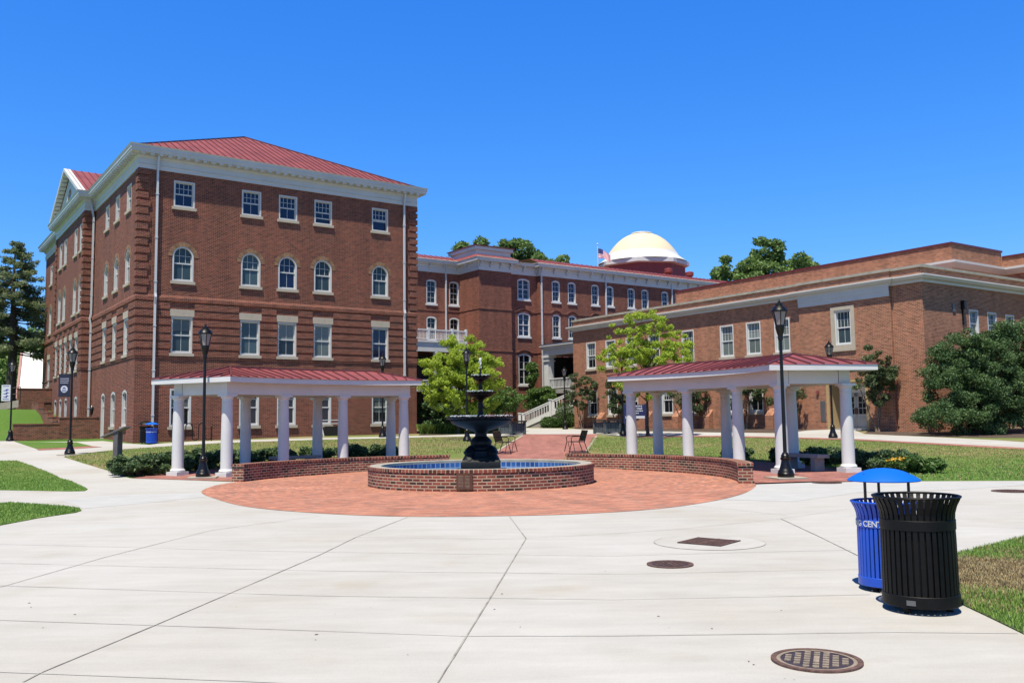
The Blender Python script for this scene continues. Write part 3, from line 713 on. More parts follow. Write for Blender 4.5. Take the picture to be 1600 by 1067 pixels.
    if not kind and not sash_open and w_ > .9 and glassm in ('glass_screen', 'glass_blind', 'glass_dark') and hsh < 9 and sill != 'white':
        fr_b = (.28, .42, .5, .66, .36)[hsh % 5]; zb_ = h - .09 - (h - .16) * fr_b
        sub('blind', ('b', w_, h, fr_b), lambda m_: m_.face([(-w_ / 2 + .09, .1535, zb_), (w_ / 2 - .09, .1535, zb_), (w_ / 2 - .09, .1535, h - .09), (-w_ / 2 + .09, .1535, h - .09)]), 'blind')
    if sill: sub('sill', ('s', w_, sill), lambda m_: m_.box(-w_ / 2 - .09, w_ / 2 + .09, -0.09, 0.10, -0.16, -0.002), sill)
    if lintel: sub('lintel', ('l', w_), lambda m_: m_.box(-w_ / 2 - .08, w_ / 2 + .08, -0.045, 0.08, h + 0.02, h + 0.40), 'stone')
    if archring:
        def ring(m_):
            hw = w_ / 2; r0 = hw + 0.0; r1 = hw + 0.24; zs = h - hw; n = 24
            for k in range(n):
                a, b = PI * k / n, PI * (k + 1) / n
                q = [(-r0 * math.cos(a), -.018, zs + r0 * math.sin(a)), (-r1 * math.cos(a), -.018, zs + r1 * math.sin(a)), (-r1 * math.cos(b), -.018, zs + r1 * math.sin(b)), (-r0 * math.cos(b), -.018, zs + r0 * math.sin(b))]
                m_.face(q, [(a * (hw + .12), .0), (a * (hw + .12), .24), (b * (hw + .12), .24), (b * (hw + .12), .0)])
                q2 = [(q[1][0], .0, q[1][2]), q[1], q[2], (q[2][0], .0, q[2][2])]; m_.face(q2, [(0, 0)] * 4)
        sub('brick_arch', ('a', w_, h), ring, 'brick_arch')
    return f
def roof_plane(mb, mbs, pts, spacing=0.45, rib=0.028, rh=0.05):
    """standing-seam roof face; pts[0]->pts[1] is the eave"""
    P = [Vector(p) for p in pts]; mb.face(P)
    e = (P[1] - P[0]).normalized(); nrm = None
    for p in P[2:]:
        c = (P[1] - P[0]).cross(p - P[0])
        if c.length > 1e-4: nrm = c.normalized(); break
    if nrm.z < 0: nrm = -nrm
    up = nrm.cross(e)
    if up.z < 0: up = -up
    q = [((p - P[0]).dot(e), (p - P[0]).dot(up)) for p in P]
    lo = min(a for a, _ in q); hi = max(a for a, _ in q); x = lo + spacing * 0.5
    while x < hi:
        ys = []
        for (a, b), (c, d) in zip(q, q[1:] + q[:1]):
            if (a - x) * (c - x) < 0: ys.append(b + (d - b) * (x - a) / (c - a))
        ys.sort()
        for y0, y1 in zip(ys[::2], ys[1::2]):
            if y1 - y0 > 0.1: mbs.bar(P[0] + e * x + up * (y0 + .01) + nrm * rh / 2, P[0] + e * x + up * (y1 - .01) + nrm * rh / 2, rib, rh, up=nrm)
        x += spacing

# ================================================================= LEFT BUILDING
YA = 0.6137
LB = thing('brick_hall', 'large four-storey brick hall with red hipped roof and rows of white windows, left side', 'building', (-20.02, 47.5, 0), YA)
W_, D_ = 17.0, 33.0
outl = [(0, 0), (W_, 0), (W_, D_), (0, D_), (0, 23.4), (-.6, 23.4), (-.6, 12), (0, 12)]
ww = 1.14
fx = [2.39, 6.18, 8.38, 10.60, 14.42]
rows = [(1.56, 3.62, None), (5.54, 7.54, None), (9.50, 11.44, 'round'), (13.63, 15.10, None)]
holesF = [(x - ww / 2, x + ww / 2, a, b, k) for x in fx for a, b, k in rows]
wall = MB()
facade(wall, (0, 0), (1, 0), W_, 0.3, 15.6, holesF)
sy = [2.3, 5.25, 8.1]
def sideholes(ys, L, y_end, rows_=rows): return [(y_end - y - ww / 2, y_end - y + ww / 2, a, b, k) for y in ys for a, b, k in rows_]
hs_ = sideholes([2.3, 5.25], 12, 12) + [(12 - 8.1 - ww / 2, 12 - 8.1 + ww / 2, a, b, k) for a, b, k in rows[1:]]
rows0 = [(1.56, 3.62, 'seg')]
hs_ = [h for h in hs_ if h[2] > 2] + [(12 - y - ww / 2, 12 - y + ww / 2, 1.60, 3.62, 'seg') for y in (2.3, 5.25)] + [(12 - 8.1 - .5, 12 - 8.1 + .5, 0.9, 3.62, 'seg')]
facade(wall, (0, 12), (0, -1), 12, 0.3, 15.6, hs_)
py_top = [13.2, 15.2, 19.35, 21.35]; py_two = [13.9, 15.95, 18.0, 20.0, 22.0]; py_b = [13.6, 17.4, 19.6, 21.8]
ph = [(23.4 - y - .55, 23.4 - y + .55, 13.1, 14.9, None) for y in py_top] + [(23.4 - y - .55, 23.4 - y + .55, 9.1, 11.35, 'round') for y in py_top] + \
     [(23.4 - y - .55, 23.4 - y + .55, 5.3, 7.42, None) for y in py_two] + [(23.4 - y - .5, 23.4 - y + .5, 1.9, 3.6, 'seg') for y in py_b]
facade(wall, (-.6, 23.4), (0, -1), 11.4, 0.3, 15.6, ph)
facade(wall, (-.6, 12), (1, 0), .6, 0.3, 15.6, [])
facade(wall, (0, 23.4), (-1, 0), .6, 0.3, 15.6, [])
fh = [(D_ - y - .55, D_ - y + .55, a, b, k) for y in (29.9,) for a, b, k in ((13.1, 14.6, None), (9.1, 11.3, 'round'), (4.9, 7.42, None))]
facade(wall, (0, D_), (0, -1), D_ - 23.4, 0.3, 15.6, fh)
facade(wall, (W_, 0), (0, 1), D_, 0.3, 15.6, []); facade(wall, (W_, D_), (-1, 0), W_, 0.3, 15.6, [])
# rusticated bands, belt course, quoins
def spans(a, b, cut):
    out = [(a, b)]
    for c, d in cut:
        out = [q for s in out for q in ([s] if d <= s[0] or c >= s[1] else [(s[0], c), (d, s[1])]) if q[1] - q[0] > 0.02]
    return out
band = wall; bz = 5.36
while bz < 8.3:
    z1 = min(bz + 0.32, 8.33)
    def cuts(cs, hw): return [(c - hw, c + hw) for c in cs]
    hwF = ww / 2 + (0.09 if (z1 > 7.54 or bz < 5.56) else 0.0)
    if not (bz > 7.96): cF_, cS_, cP_ = cuts(fx, hwF), cuts(sy, hwF), cuts(py_two, .64)
    else: cF_ = cS_ = cP_ = []
    for a, b in spans(-.06, W_ + .06, cF_): band.box(a, b, -.06, .004, bz, z1)
    for a, b in spans(.0045, 11.995, cS_): band.box(-.06, .004, a, b, bz, z1)
    for a, b in spans(12.0045, 23.4, cP_): band.box(-.66, -.596, a, b, bz, z1)
    band.box(-.66, -.065, 11.94, 12.004, bz, z1)
    bz += 0.43
belt = MB(); belt.sweep(outl, [(.0, 8.32), (.075, 8.36), (.075, 8.55), (.03, 8.66), (0, 8.68)]); belt.build('belt_course', 'brick_left', LB)
base = MB(); base.sweep(outl, [(.0, 5.25), (.045, 5.27), (.045, 5.345), (0, 5.352)]); base.build('belt_course', 'brick_left', LB)
qn = wall; z = 8.75; i = 0
while z < 15.3:
    wq = 0.62 if i % 2 else 0.50; z1 = z + 0.31
    qn.box(-.075, wq, -.075, .004, z, z1); qn.box(-.075, .004, .0045, wq * .9, z, z1)
    qn.box(W_ - wq, W_ + .075, -.075, .004, z, z1); qn.box(W_ - .004, W_ + .075, .0045, wq, z, z1)
    qn.box(-.675, -.1 + (0.0 if i % 2 else -.05), 11.925, 12.004, z, z1); qn.box(-.675, -.596, 12.0045, 12.0 + wq * 1.2, z, z1)
    qn.box(-.675, -.596, 23.4 - wq, 23.45, z, z1)
    z += 0.43; i += 1
wall.build('wall', 'brick_left', LB)
# cornice
cn = MB(); cn.sweep(outl, [(0, 15.53), (.06, 15.53), (.06, 15.72), (.10, 15.75), (.06, 15.79), (.06, 16.10), (.16, 16.18), (.16, 16.30), (.50, 16.32), (.50, 16.44), (.54, 16.46), (.54, 16.62), (.60, 16.70), (.46, 16.70), (.46, 16.60), (0, 16.6)])
cn.build('cornice', 'white_trim', LB)
md = MB()
def mutules(a, b, nrm, sp=0.46):
    md = MB()
    a = Vector(a); b = Vector(b); L = (b - a).length; d = (b - a) / L; nrm = Vector(nrm); k = int(L / sp)
    for i in range(k + 1):
        p = a + d * (L * i / k)
        mt = Matrix(((d.x, nrm.x, 0), (d.y, nrm.y, 0), (0, 0, 1))).to_4x4(); mt.translation = (p.x, p.y, 0)
        md.box(-.11, .11, .155, .46, 16.215, 16.318, mt)
    md.build('modillion', 'white_trim', LB)
mutules((0.1, 0), (W_ - .1, 0), (0, -1)); mutules((0, 0.1), (0, 11.9), (-1, 0)); mutules((-.6, 12.1), (-.6, 23.3), (-1, 0)); mutules((0, 23.9), (0, 32.8), (-1, 0))
# roof
rf, rs = MB(), MB(); ez, pit = 16.62, 0.49
e0, e1, f0, f1 = -.42, W_ + .42, -.42, D_ + .42; hw_ = (e1 - e0) / 2; cx = (e0 + e1) / 2; rz_ = ez + pit * hw_
roof_plane(rf, rs, [(e0, f0, ez), (e1, f0, ez), (cx, f0 + hw_, rz_)])
roof_plane(rf, rs, [(e0, f1, ez), (e0, f0, ez), (cx, f0 + hw_, rz_), (cx, f1 - hw_, rz_)])
roof_plane(rf, rs, [(e1, f0, ez), (e1, f1, ez), (cx, f1 - hw_, rz_), (cx, f0 + hw_, rz_)])
roof_plane(rf, rs, [(e1, f1, ez), (e0, f1, ez), (cx, f1 - hw_, rz_)])
gy, gz = 17.7, 19.55; xin = e0 + (gz - ez) / pit
roof_plane(rf, rs, [(-1.12, 11.45, 16.66), (-.30, 11.45, 16.66), (xin, gy, gz), (-1.12, gy, gz)])
roof_plane(rf, rs, [(-.30, 23.95, 16.66), (-1.12, 23.95, 16.66), (-1.12, gy, gz), (xin, gy, gz)])
rfo = rf.build('roof', 'roof_red', LB); rs.bar((e0, f0, ez + .04), (cx, f0 + hw_, rz_ + .04), .09, .06); rs.bar((e1, f0, ez + .04), (cx, f0 + hw_, rz_ + .04), .09, .06)
rs.bar((cx, f0 + hw_, rz_ + .04), (cx, f1 - hw_, rz_ + .04), .09, .06)
so_ = rs.build('roof_seam', 'roof_seam', rfo)
gb = MB(); gb.face([(-.68, 12.0, 16.6), (-.68, 23.4, 16.6), (-.68, gy, 19.25)])
for sgn, yy in ((1, 11.5), (-1, 23.9)):
    gb.bar((-.92, yy, 16.62), (-.92, gy, gz - .06), .42, .20)
    for k in range(14):
        t = (k + .7) / 14.5; gb.box(-1.05, -.72, yy + (gy - yy) * t - .12, yy + (gy - yy) * t + .12, 16.62 + (gz - 16.62) * t - .26, 16.62 + (gz - 16.62) * t - .15)
gbo = gb.build('pediment', 'white_trim', LB)
lu = MB(); lu.lathe([(.0, 0), (.62, 0)], 20); lo_ = lu.build('pediment_window', 'glass_dark', LB); lo_.rotation_euler = (0, -PI / 2, 0); lo_.location = (-.70, gy, 17.55)
# windows on the hall
SP_TOP = (4, 2, 2, 1, 0.5); SP_ARCH = (3, 2, 2, 1, 0.52); SP_2 = (2, 1, 2, 1, 0.5); SP_B = (2, 2, 2, 1, 0.5)
for i, x in enumerate(fx):
    window(LB, x, 0, 1.56, 0, ww, 2.06, SP_B, 'glass_dark')
    window(LB, x, 0, 5.54, 0, ww, 2.0, SP_2, ['glass_screen', 'glass_screen', 'glass_dark', 'glass_blind', 'glass_sky_navy'][i], lintel=True)
    window(LB, x, 0, 9.50, 0, ww, 1.94, SP_ARCH, 'glass_sky_navy' if i == 2 else 'glass_screen', kind='round', archring=True)
    window(LB, x, 0, 13.63, 0, ww, 1.47, SP_TOP, 'glass_sky_navy', sash_open=(0.0 if i < 3 else (0.28 if i == 3 else 0.55)))
for i, y in enumerate(sy):
    if i < 2: window(LB, 0, y, 1.60, -PI / 2, ww, 2.02, SP_2, 'glass_dark', kind='seg')
    window(LB, 0, y, 5.54, -PI / 2, ww, 2.0, SP_2, 'glass_dark', lintel=True)
    window(LB, 0, y, 9.50, -PI / 2, ww, 1.94, SP_ARCH, 'glass_screen', kind='round', archring=True)
    window(LB, 0, y, 13.63, -PI / 2, ww, 1.47, SP_TOP, 'glass_sky_navy')
window(LB, 0, 8.1, 0.90, -PI / 2, 1.0, 2.72, (1, 1, 1, 1, 0.72), 'door_paint', sill=None, kind='seg').name = 'side_door'
for y in py_top:
    window(LB, -.6, y, 13.1, -PI / 2, 1.1, 1.8, SP_TOP, 'glass_sky_navy'); window(LB, -.6, y, 9.1, -PI / 2, 1.1, 2.25, SP_ARCH, 'glass_screen', kind='round', archring=True)
for y in py_two: window(LB, -.6, y, 5.3, -PI / 2, 1.1, 2.12, SP_2, 'glass_dark', lintel=True)
for y in py_b: window(LB, -.6, y, 1.9, -PI / 2, 1.0, 1.7, SP_2, 'glass_dark', kind='seg')
window(LB, 0, 29.9, 13.1, -PI / 2, 1.1, 1.5, SP_TOP, 'glass_sky_navy'); window(LB, 0, 29.9, 9.1, -PI / 2, 1.1, 2.2, SP_ARCH, 'glass_screen', kind='round', archring=True); window(LB, 0, 29.9, 4.9, -PI / 2, 1.1, 2.52, SP_2, 'glass_dark', lintel=True)
def pipe(parent, pts, w_=0.115):
    mb = MB()
    for a, b in zip(pts, pts[1:]): mb.bar(a, b, w_, w_ * .9)
    z0, z1 = pts[-1][2], pts[0][2]; z = z0 + 1.2
    while z < z1 - 1:
        for a, b in zip(pts, pts[1:]):
            if b[2] <= z <= a[2] and abs(a[2] - b[2]) > 1: mb.box(a[0] - .075, a[0] + .075, a[1] - .075, a[1] + .075, z, z + .05)
        z += 2.4
    return mb.build('downspout', 'white_metal', parent)
pipe(LB, [(.93, -.30, 16.32), (.93, -.13, 15.45), (.93, -.13, 8.75), (.93, -.22, 8.5), (.93, -.13, 8.15), (.93, -.13, .95)])
pipe(LB, [(16.07, -.30, 16.32), (16.07, -.13, 15.45), (16.07, -.13, 8.75), (16.07, -.22, 8.5), (16.07, -.13, 8.15), (16.07, -.13, .95)])
pipe(LB, [(-.40, 11.82, 16.3), (-.14, 11.82, 15.1), (-.14, 11.8, 8.8), (-.22, 11.8, 8.5), (-.14, 11.8, 8.1), (-.14, 11.8, 1.6)])
ev = MB(); ev.box(10.1 - .12, 10.1 + .12, -.09, .002, 1.05, 1.3); ev.build('utility_box', 'grey_metal', LB)
wl = thing('wall_lantern', 'black bracket lantern fixed to the brick side wall above the white side door', 'lantern', (0, 0, 0), 0)
wl.matrix_world = LB.matrix_basis @ Matrix.Translation((0, 9.6, 2.3)) if False else Matrix.Translation((0, 0, 0))
Lm = Matrix.Translation((-20.02, 47.5, 0)) @ Matrix.Rotation(YA, 4, 'Z')
p_ = Lm @ Vector((-.02, 9.55, 2.15)); wl.location = p_; wl.scale = (.7, .7, .7); wl.rotation_euler = (0, 0, YA)
mb = MB(); mb.tube([(0, 0, 0), (-.35, 0, .0), (-.45, 0, .12), (-.45, 0, .25)], .025, 6); mb.build('bracket', 'black', wl)
mb = MB(); mb.lathe([(.02, .25), (.10, .35), (.16, .78), (.20, .80), (.12, .98), (.02, 1.1)], 8, (-.45, 0)); mb.build('lantern_cage', 'black', wl)

# ================================================================= retaining walls by the left building
def lw(u): return Lm @ Vector((u[0], u[1], 0))
def brickwall(name, label, a, b, z0, z1, th=0.35, mat='brick_wall2', cat='wall'):
    a = Vector(a[:2]); b = Vector(b[:2]); d = (b - a); L = d.length; ang = math.atan2(d.y, d.x)
    r = thing(name, label, cat, (a.x, a.y, z0), ang)
    mb = MB(); mb.box(0, L, 0, th, 0, z1 - z0 - .07); mb.build('wall', mat, r)
    mb = MB(); mb.box(-.02, L + .0, -.02, th + .02, z1 - z0 - .07, z1 - z0); mb.build('coping', mat, r)
    return r
a1 = lw((-.01, 9.0)); b1 = lw((-2.2, 8.85)); c1 = lw((-4.6, 8.72))
brickwall('low_brick_wall', 'low brick garden wall section beside the white side door, higher end', (b1.x, b1.y), (a1.x, a1.y), .80, 2.22)
brickwall('low_brick_wall', 'lower long section of brick garden wall behind the lamp with the white banner', (c1.x, c1.y), (b1.x - .02, b1.y), .80, 1.85)
a1 = lw((-.02, 24.0)); b1 = lw((-1.75, 23.6))
brickwall('brick_cheek_wall', 'square brick cheek wall standing on the grass bank against the hall', (b1.x, b1.y), (a1.x, a1.y), 1.0, 3.50)
stw = thing('stepped_brick_wall', 'brick wall stepping down the grass bank in five blocks beside the hall', 'wall', Lm @ Vector((-1.75, 13.0, .9)), YA)
mb = MB(); mc = MB()
for y0, y1, zz in ((8.3, 10.58, 3.43), (6.0, 8.28, 2.99), (3.8, 5.98, 2.67), (1.8, 3.78, 2.33), (0, 1.78, 2.06)):
    mb.box(0, .35, y0, y1 + .02, -.3, zz - .97); mc.box(-.02, .37, y0 - .01, y1 + .009, zz - .97, zz - .9)
mb.build('wall', 'brick_wall2', stw); mc.build('coping', 'brick_wall2', stw)
a1 = lw((-.02, 26.6)); b1 = lw((-2.5, 26.4))
brickwall('brick_retaining_wall', 'tall plain brick retaining wall at the top of the grass bank', (b1.x, b1.y), (a1.x, a1.y), 1.0, 4.6)
# handrail and ramp on the bank
hr = thing('handrail', 'black two-bar handrail climbing the path at the top of the grass bank', 'handrail', (0, 0, 0))
mb = MB(); A_ = Vector((-36.5, 61.0, 2.75)); B_ = Vector((-33.3, 63.0, 3.35))
A_ = Vector((-44, 61.5, 2.0)); B_ = Vector((-34.8, 63.5, 3.55))
for h in (.95, .5): mb.tube([A_ + Vector((0, 0, h)), B_ + Vector((0, 0, h))], .028, 6)
mb.build('rail', 'black', hr)
for k in range(9):
    p = A_.lerp(B_, k / 8); mb = MB(); mb.tube([p - Vector((0, 0, .3)), p + Vector((0, 0, .95))], .025, 6); mb.build('post', 'black', hr)
mb = MB()
for (p, q) in ((A_, B_),):
    n_ = Vector((.3, -.95, 0)); mb.face([p - n_ * .2, q - n_ * .2, q - n_ * -.5, p - n_ * -.5]); 
    mb.face([p + n_ * .5, q + n_ * .5, q + n_ * .5 - Vector((0, 0, .5)), p + n_ * .5 - Vector((0, 0, .5))])
tag(mb.build('ramp_path', 'concrete_pad'), kind='structure')
# white house behind
wh = thing('white_house', 'white house with steep pale roof and red edge trim at far left', 'house', (-50, 92, 1.1), 0.42)
mb = MB(); mb.box(0, 12, 0, 6.4, 0, 3.6); mb.build('wall', 'white', wh)
mb = MB(); mb.face([(-.6, -.6, 3.4), (12.6, -.6, 3.4), (12.6, 3.2, 8.5), (-.6, 3.2, 8.5)]); mb.face([(12.6, 7, 3.4), (-.6, 7, 3.4), (-.6, 3.2, 8.5), (12.6, 3.2, 8.5)]); mb.face([(-.3, -.2, 3.5), (-.3, 3.2, 8.3), (-.3, 6.6, 3.5)]); mb.face([(12.3, -.2, 3.5), (12.3, 6.6, 3.5), (12.3, 3.2, 8.3)])
ro = mb.build('roof', 'white', wh)
mb = MB(); mb.bar((-.65, -.6, 3.45), (-.65, 3.2, 8.55), .22, .14); mb.build('rake_trim', 'roof_red', ro)

# ================================================================= BACK BUILDING
BB = thing('rear_brick_hall', 'long three-storey brick hall with white bracketed cornice and tall narrow windows at the back', 'building', (-2.91, 80, 0), YA)
bo = [(0, 0), (3.56, 0), (3.56, .5), (6.85, .5), (6.85, 0), (42, 0), (42, 14), (-18, 14), (-18, 3.36), (0, 3.36)]
wb = MB()
SPK = (2, 2, 2, 2, 0.5)
facade(wb, (0, 3.36), (0, -1), 3.36, .5, 15.4, [])
facade(wb, (0, 0), (1, 0), 3.56, .5, 15.4, [])
facade(wb, (3.56, .5), (1, 0), 3.29, .5, 15.4, [(4.6 + .02 - 3.56, 6.02 - 3.56, a, b, 'seg') for a, b in ((12.95, 14.9), (9.45, 11.69), (4.95, 7.85))])
facade(wb, (6.85, .5), (0, -1), .5, .5, 15.4, [])
bx = [8.77, 10.72, 13.67, 15.6, 18.48, 20.4, 23.25, 25.2, 28.1, 30.1]
bh_ = [(x - .48 - 6.85, x + .48 - 6.85, a, b, 'seg') for x in bx for a, b in ((12.88, 14.92), (9.45, 11.67), (5.2, 7.6))]
facade(wb, (6.85, 0), (1, 0), 35.15, .5, 15.4, bh_)
lx = [-2.98, -.52]
lh = [(x - .52 + 18, x + .52 + 18, a, b, 'seg') for x in (-5.6, -2.98, -.56) for a, b in ((12.35, 14.57), (9.0, 11.2), (4.6, 6.9))]
facade(wb, (-18, 3.36), (1, 0), 18, .5, 15.4, lh)
facade(wb, (42, 0), (0, 1), 14, .5, 15.4, [])
wb.build('wall', 'brick_back', BB)
for x in bx:
    for k, (a, b) in enumerate(((12.88, 14.92), (9.45, 11.67), (5.2, 7.6))): window(BB, x, 0, a, 0, .96, b - a, SPK, 'glass_sky_navy' if (k == 0 or x > 12) else 'glass_dark', sill='white', kind='seg', frame='white')
for a, b in ((12.95, 14.9), (9.45, 11.69), (4.95, 7.85)): window(BB, 5.32, .5, a, 0, 1.40, b - a, (-2, 2, -2, 2, 0.5), 'glass_dark' if a < 9 else 'glass_sky_navy', sill='white', kind='seg', frame='white')
for x in (-5.6, -2.98, -.56):
    for a, b in ((12.35, 14.57), (9.0, 11.2), (4.6, 6.9)): window(BB, x, 3.36, a, 0, 1.04, b - a, SPK, 'glass_dark', sill='white', kind='seg', frame='white')
bl = MB()
for z in (11.78, 7.98, 4.05): bl.sweep(bo, [(0, z - .06), (.05, z - .05), (.05, z + .05), (0, z + .06)])
for x in bx + [5.32]:
    y = -.03 if x != 5.32 else .47
    for z in (11.80, 7.95):
        hw = .62 if x != 5.32 else .85
        A = arcpts(x - hw, x + hw, z, .26, 8)
        for p, q in zip(A, A[1:]): bl.bar((p[0], y, p[1]), (q[0], y, q[1]), .09, .13, up=(0, 1, 0))
bl.build('belt_course', 'brick_back', BB)
cb = MB(); cb.sweep(bo, [(0, 15.25), (.07, 15.25), (.07, 15.8), (.12, 15.86), (.12, 16.0), (.48, 16.05), (.50, 16.30), (.56, 16.36), (.4, 16.42), (0, 16.42)]); cb.build('cornice', 'white_trim', BB)
bk = MB()
def brk(a, b, nrm, sp):
    a = Vector(a); b = Vector(b); L = (b - a).length; d = (b - a) / L; nrm = Vector(nrm); k = max(1, int(L / sp))
    for i in range(k + 1):
        p = a + d * (L * i / k); mt = Matrix(((d.x, nrm.x, 0), (d.y, nrm.y, 0), (0, 0, 1))).to_4x4(); mt.translation = (p.x, p.y, 0)
        bk.box(-.08, .08, .068, .40, 15.82, 16.04, mt); bk.box(-.07, .07, .068, .22, 15.55, 15.819, mt)
brk((.1, 0), (3.4, 0), (0, -1), 1.1); brk((3.8, .5), (6.7, .5), (0, -1), 1.4); brk((7, 0), (41.8, 0), (0, -1), 1.45); brk((-17.8, 3.36), (-.3, 3.36), (0, -1), 1.45); brk((0, .3), (0, 3.2), (-1, 0), 1.4)
bk.build('bracket', 'white_trim', BB)
rb, rbs = MB(), MB()
roof_plane(rb, rbs, [(6.4, -.45, 16.40), (42.5, -.45, 16.40), (42.5, .9, 16.98), (6.4, .9, 16.98)], .6)
rb.face([(6.4, .9, 16.98), (42.5, .9, 16.98), (42.5, 7, 17.2), (6.4, 7, 17.2)])
roof_plane(rb, rbs, [(-18.5, 2.9, 16.40), (-.3, 2.9, 16.40), (-.3, 4.3, 16.98), (-18.5, 4.3, 16.98)], .6)
rb.box(-18, 42, 7, 14, 16.3, 17.1)
for q in ([(-.5, -.5, 16.38), (4.1, -.5, 16.38), (3.7, .3, 16.75), (-.1, .3, 16.75)], [(-.5, 4, 16.38), (-.5, -.5, 16.38), (-.1, .3, 16.75), (-.1, 4, 16.75)]): rb.face(q)
rb.face([(3.9, -.4, 16.39), (6.6, .05, 16.39), (6.6, 5, 16.9), (3.7, 5, 16.9)])
rbo = rb.build('roof', 'roof_red', BB); rbs.build('roof_seam', 'roof_seam', rbo)
at_ = MB(); at_.box(-.12, 3.72, .28, 4.6, 16.7, 17.15); at_.box(-.3, 3.9, .1, 4.8, 17.15, 17.45); at_.build('attic_box', 'white_trim', BB)
ac = MB(); ac.box(-.4, 4.0, 0, 4.9, 17.452, 17.54); ac.build('attic_cap', 'roof_dark', BB)
for x, y in ((6.98, -.10), (15.0, -.10), (24.2, -.10), (33, -.1), (-1.5, 3.26), (-8, 3.26)): pipe(BB, [(x, y, 15.9), (x, y, 1.2)], .13)
# ventilators on the rear roof
vents = []
for (x, y, s_), lb in zip(((26.9, 3.0, 1.0), (30.6, 3.4, 1.0)), ('red metal roof ventilator directly below the right edge of the dome', 'red metal roof ventilator standing further right, clear of the dome')):
    Bm = Matrix.Translation((-2.91, 80, 0)) @ Matrix.Rotation(YA, 4, 'Z'); p = Bm @ Vector((x, y, 16.75))
    v_ = thing('roof_ventilator', lb, 'ventilator', p, 0, 'red ventilators on the rear roof')
    v_.scale = (.6, .6, .75)
    mb = MB(); mb.box(-.8, .8, -.8, .8, 0, .55); mb.build('base', 'red_paint', v_)
    mb = MB(); mb.lathe([(.5, .55), (.5, .85), (.42, .9), (.62, 1.2), (.78, 1.25), (.78, 1.75), (.66, 1.82), (.02, 1.95)], 20); mb.build('cowl', 'red_paint', v_, smooth=True)
# rotunda dome
RD = thing('rotunda', 'low cream dome with white flared rim on a dark red eight-sided drum', 'dome', (15.7, 106, .25))
a8 = R_(22.5 + 9)
mb = MB(); mb.lathe([(5.0, 1), (5.0, 19.3)], 8, (0, 0), a8, a8 + 2 * PI); mb.build('drum', 'red_paint', RD)
mb = MB(); mb.lathe([(5.0, 19.2), (5.5, 19.3), (5.5, 19.75), (5.35, 19.8)], 8, (0, 0), a8, a8 + 2 * PI); mb.build('drum_fascia', 'white_trim', RD)
mb = MB(); mb.lathe([(5.3, 19.78), (4.7, 20.25), (4.3, 20.6), (4.15, 20.95)], 48); mb.build('flared_rim', 'white', RD, smooth=True)
prof = [(4.12 * q, 20.95 + 2.55 * (1 - q ** 2.5)) for q in (1, .97, .93, .88, .82, .75, .67, .58, .48, .38, .27)]
mb = MB(); mb.lathe(prof, 48); mb.build('dome_shell', 'dome', RD, smooth=True)
mb = MB(); zc = prof[-1][1]; mb.lathe([(1.1, zc - .05), (1.28, zc + .04), (1.25, zc + .14), (.9, zc + .2), (0.01, zc + .28)], 32); mb.build('cap_ring', 'white', RD, smooth=True)
# flagpole
FP = thing('flagpole', 'white flagpole left of the dome', 'flagpole', (9.9, 101, 1.1))
mb = MB(); mb.tube([(0, 0, 0), (0, 0, 20.4)], [.10, .05], 10); mb.build('pole', 'white_metal', FP)
mb = MB(); mb.lathe([(0.01, 20.38), (.11, 20.48), (.01, 20.6)], 10); mb.build('finial', 'white', FP)
mb = MB(); nx_, nz_ = 16, 8
for i in range(nx_):
    for j in range(nz_):
        def fp(a, b):
            x = a * 1.35; z = 20.0 - (1 - b) * 1.1 - a * a * .55 - a * .35 * (1)
            z += (1 - b) * a * .35
            return (x, .16 * math.sin(a * 9 + b * 2), z)
        a, b, c, d = i / nx_, (i + 1) / nx_, j / nz_, (j + 1) / nz_
        mb.face([fp(a, c), fp(b, c), fp(b, d), fp(a, d)], [(a, c), (b, c), (b, d), (a, d)])
FL = mb.build('flag', 'flag', smooth=True, angle=80, loc=(9.98, 101, 1.1)); tag(FL, 'striped flag with dark canton hanging from the white flagpole', 'flag')

# porch in front of the rear hall (right) and balcony porch (left)
Bm = Matrix.Translation((-2.91, 80, 0)) @ Matrix.Rotation(YA, 4, 'Z')
PR = thing('entrance_porch', 'white entrance porch with square column and red lean-to roof beside the rear hall', 'porch', (3.35, 82.2, 0), YA)
# local x = away right, local -y = toward camera
mb = MB(); mb.box(-.3, .35, -.3, .35, 4.45, 7.35); mb.box(-.4, .45, -.4, .45, 7.0, 7.12); mb.box(-.45, .5, -.45, .5, 7.35, 7.55); mb.build('column', 'white', PR)
mb = MB(); mb.box(-.3, .35, -10.3, -9.7, 4.45, 7.35); mb.build('column', 'white', PR)
mb = MB(); mb.box(-.35, .3, -10.6, .4, 7.55, 8.1); mb.box(-.35, 5, -10.6, -10.0, 7.55, 8.1); mb.box(-.5, .3, -10.7, .5, 8.1, 8.35); mb.box(-.65, 5, -10.8, .6, 8.35, 8.55); mb.build('entablature', 'white', PR)
mb = MB(); mb.face([(-.7, -10.8, 8.56), (-.7, .7, 8.56), (3.5, .7, 9.15), (3.5, -10.8, 9.15)]); mb.build('roof', 'roof_red', PR)
mb = MB(); mb.box(-.3, 6, -10.5, 1.5, 4.05, 4.45); mb.build('floor_slab', 'light_stone', PR)
mb = MB(); mb.box(-.1, 6, -10.3, 1.3, .8, 4.04); mb.build('base_wall', 'brick_back', PR)
mb = MB(); mb.box(3.2, 3.5, -10, 1.3, 4.46, 7.54); mb.box(.36, 3.19, .9, 1.1, 4.46, 7.54); mb.build('porch_shade_wall', 'shade_and_panel', PR)  # porch shade put into the near-black colour of these walls
mb = MB()
for k in range(46): mb.box(-.12, -.06, -9.5 + k * .2, -9.45 + k * .2, 4.6, 5.35)
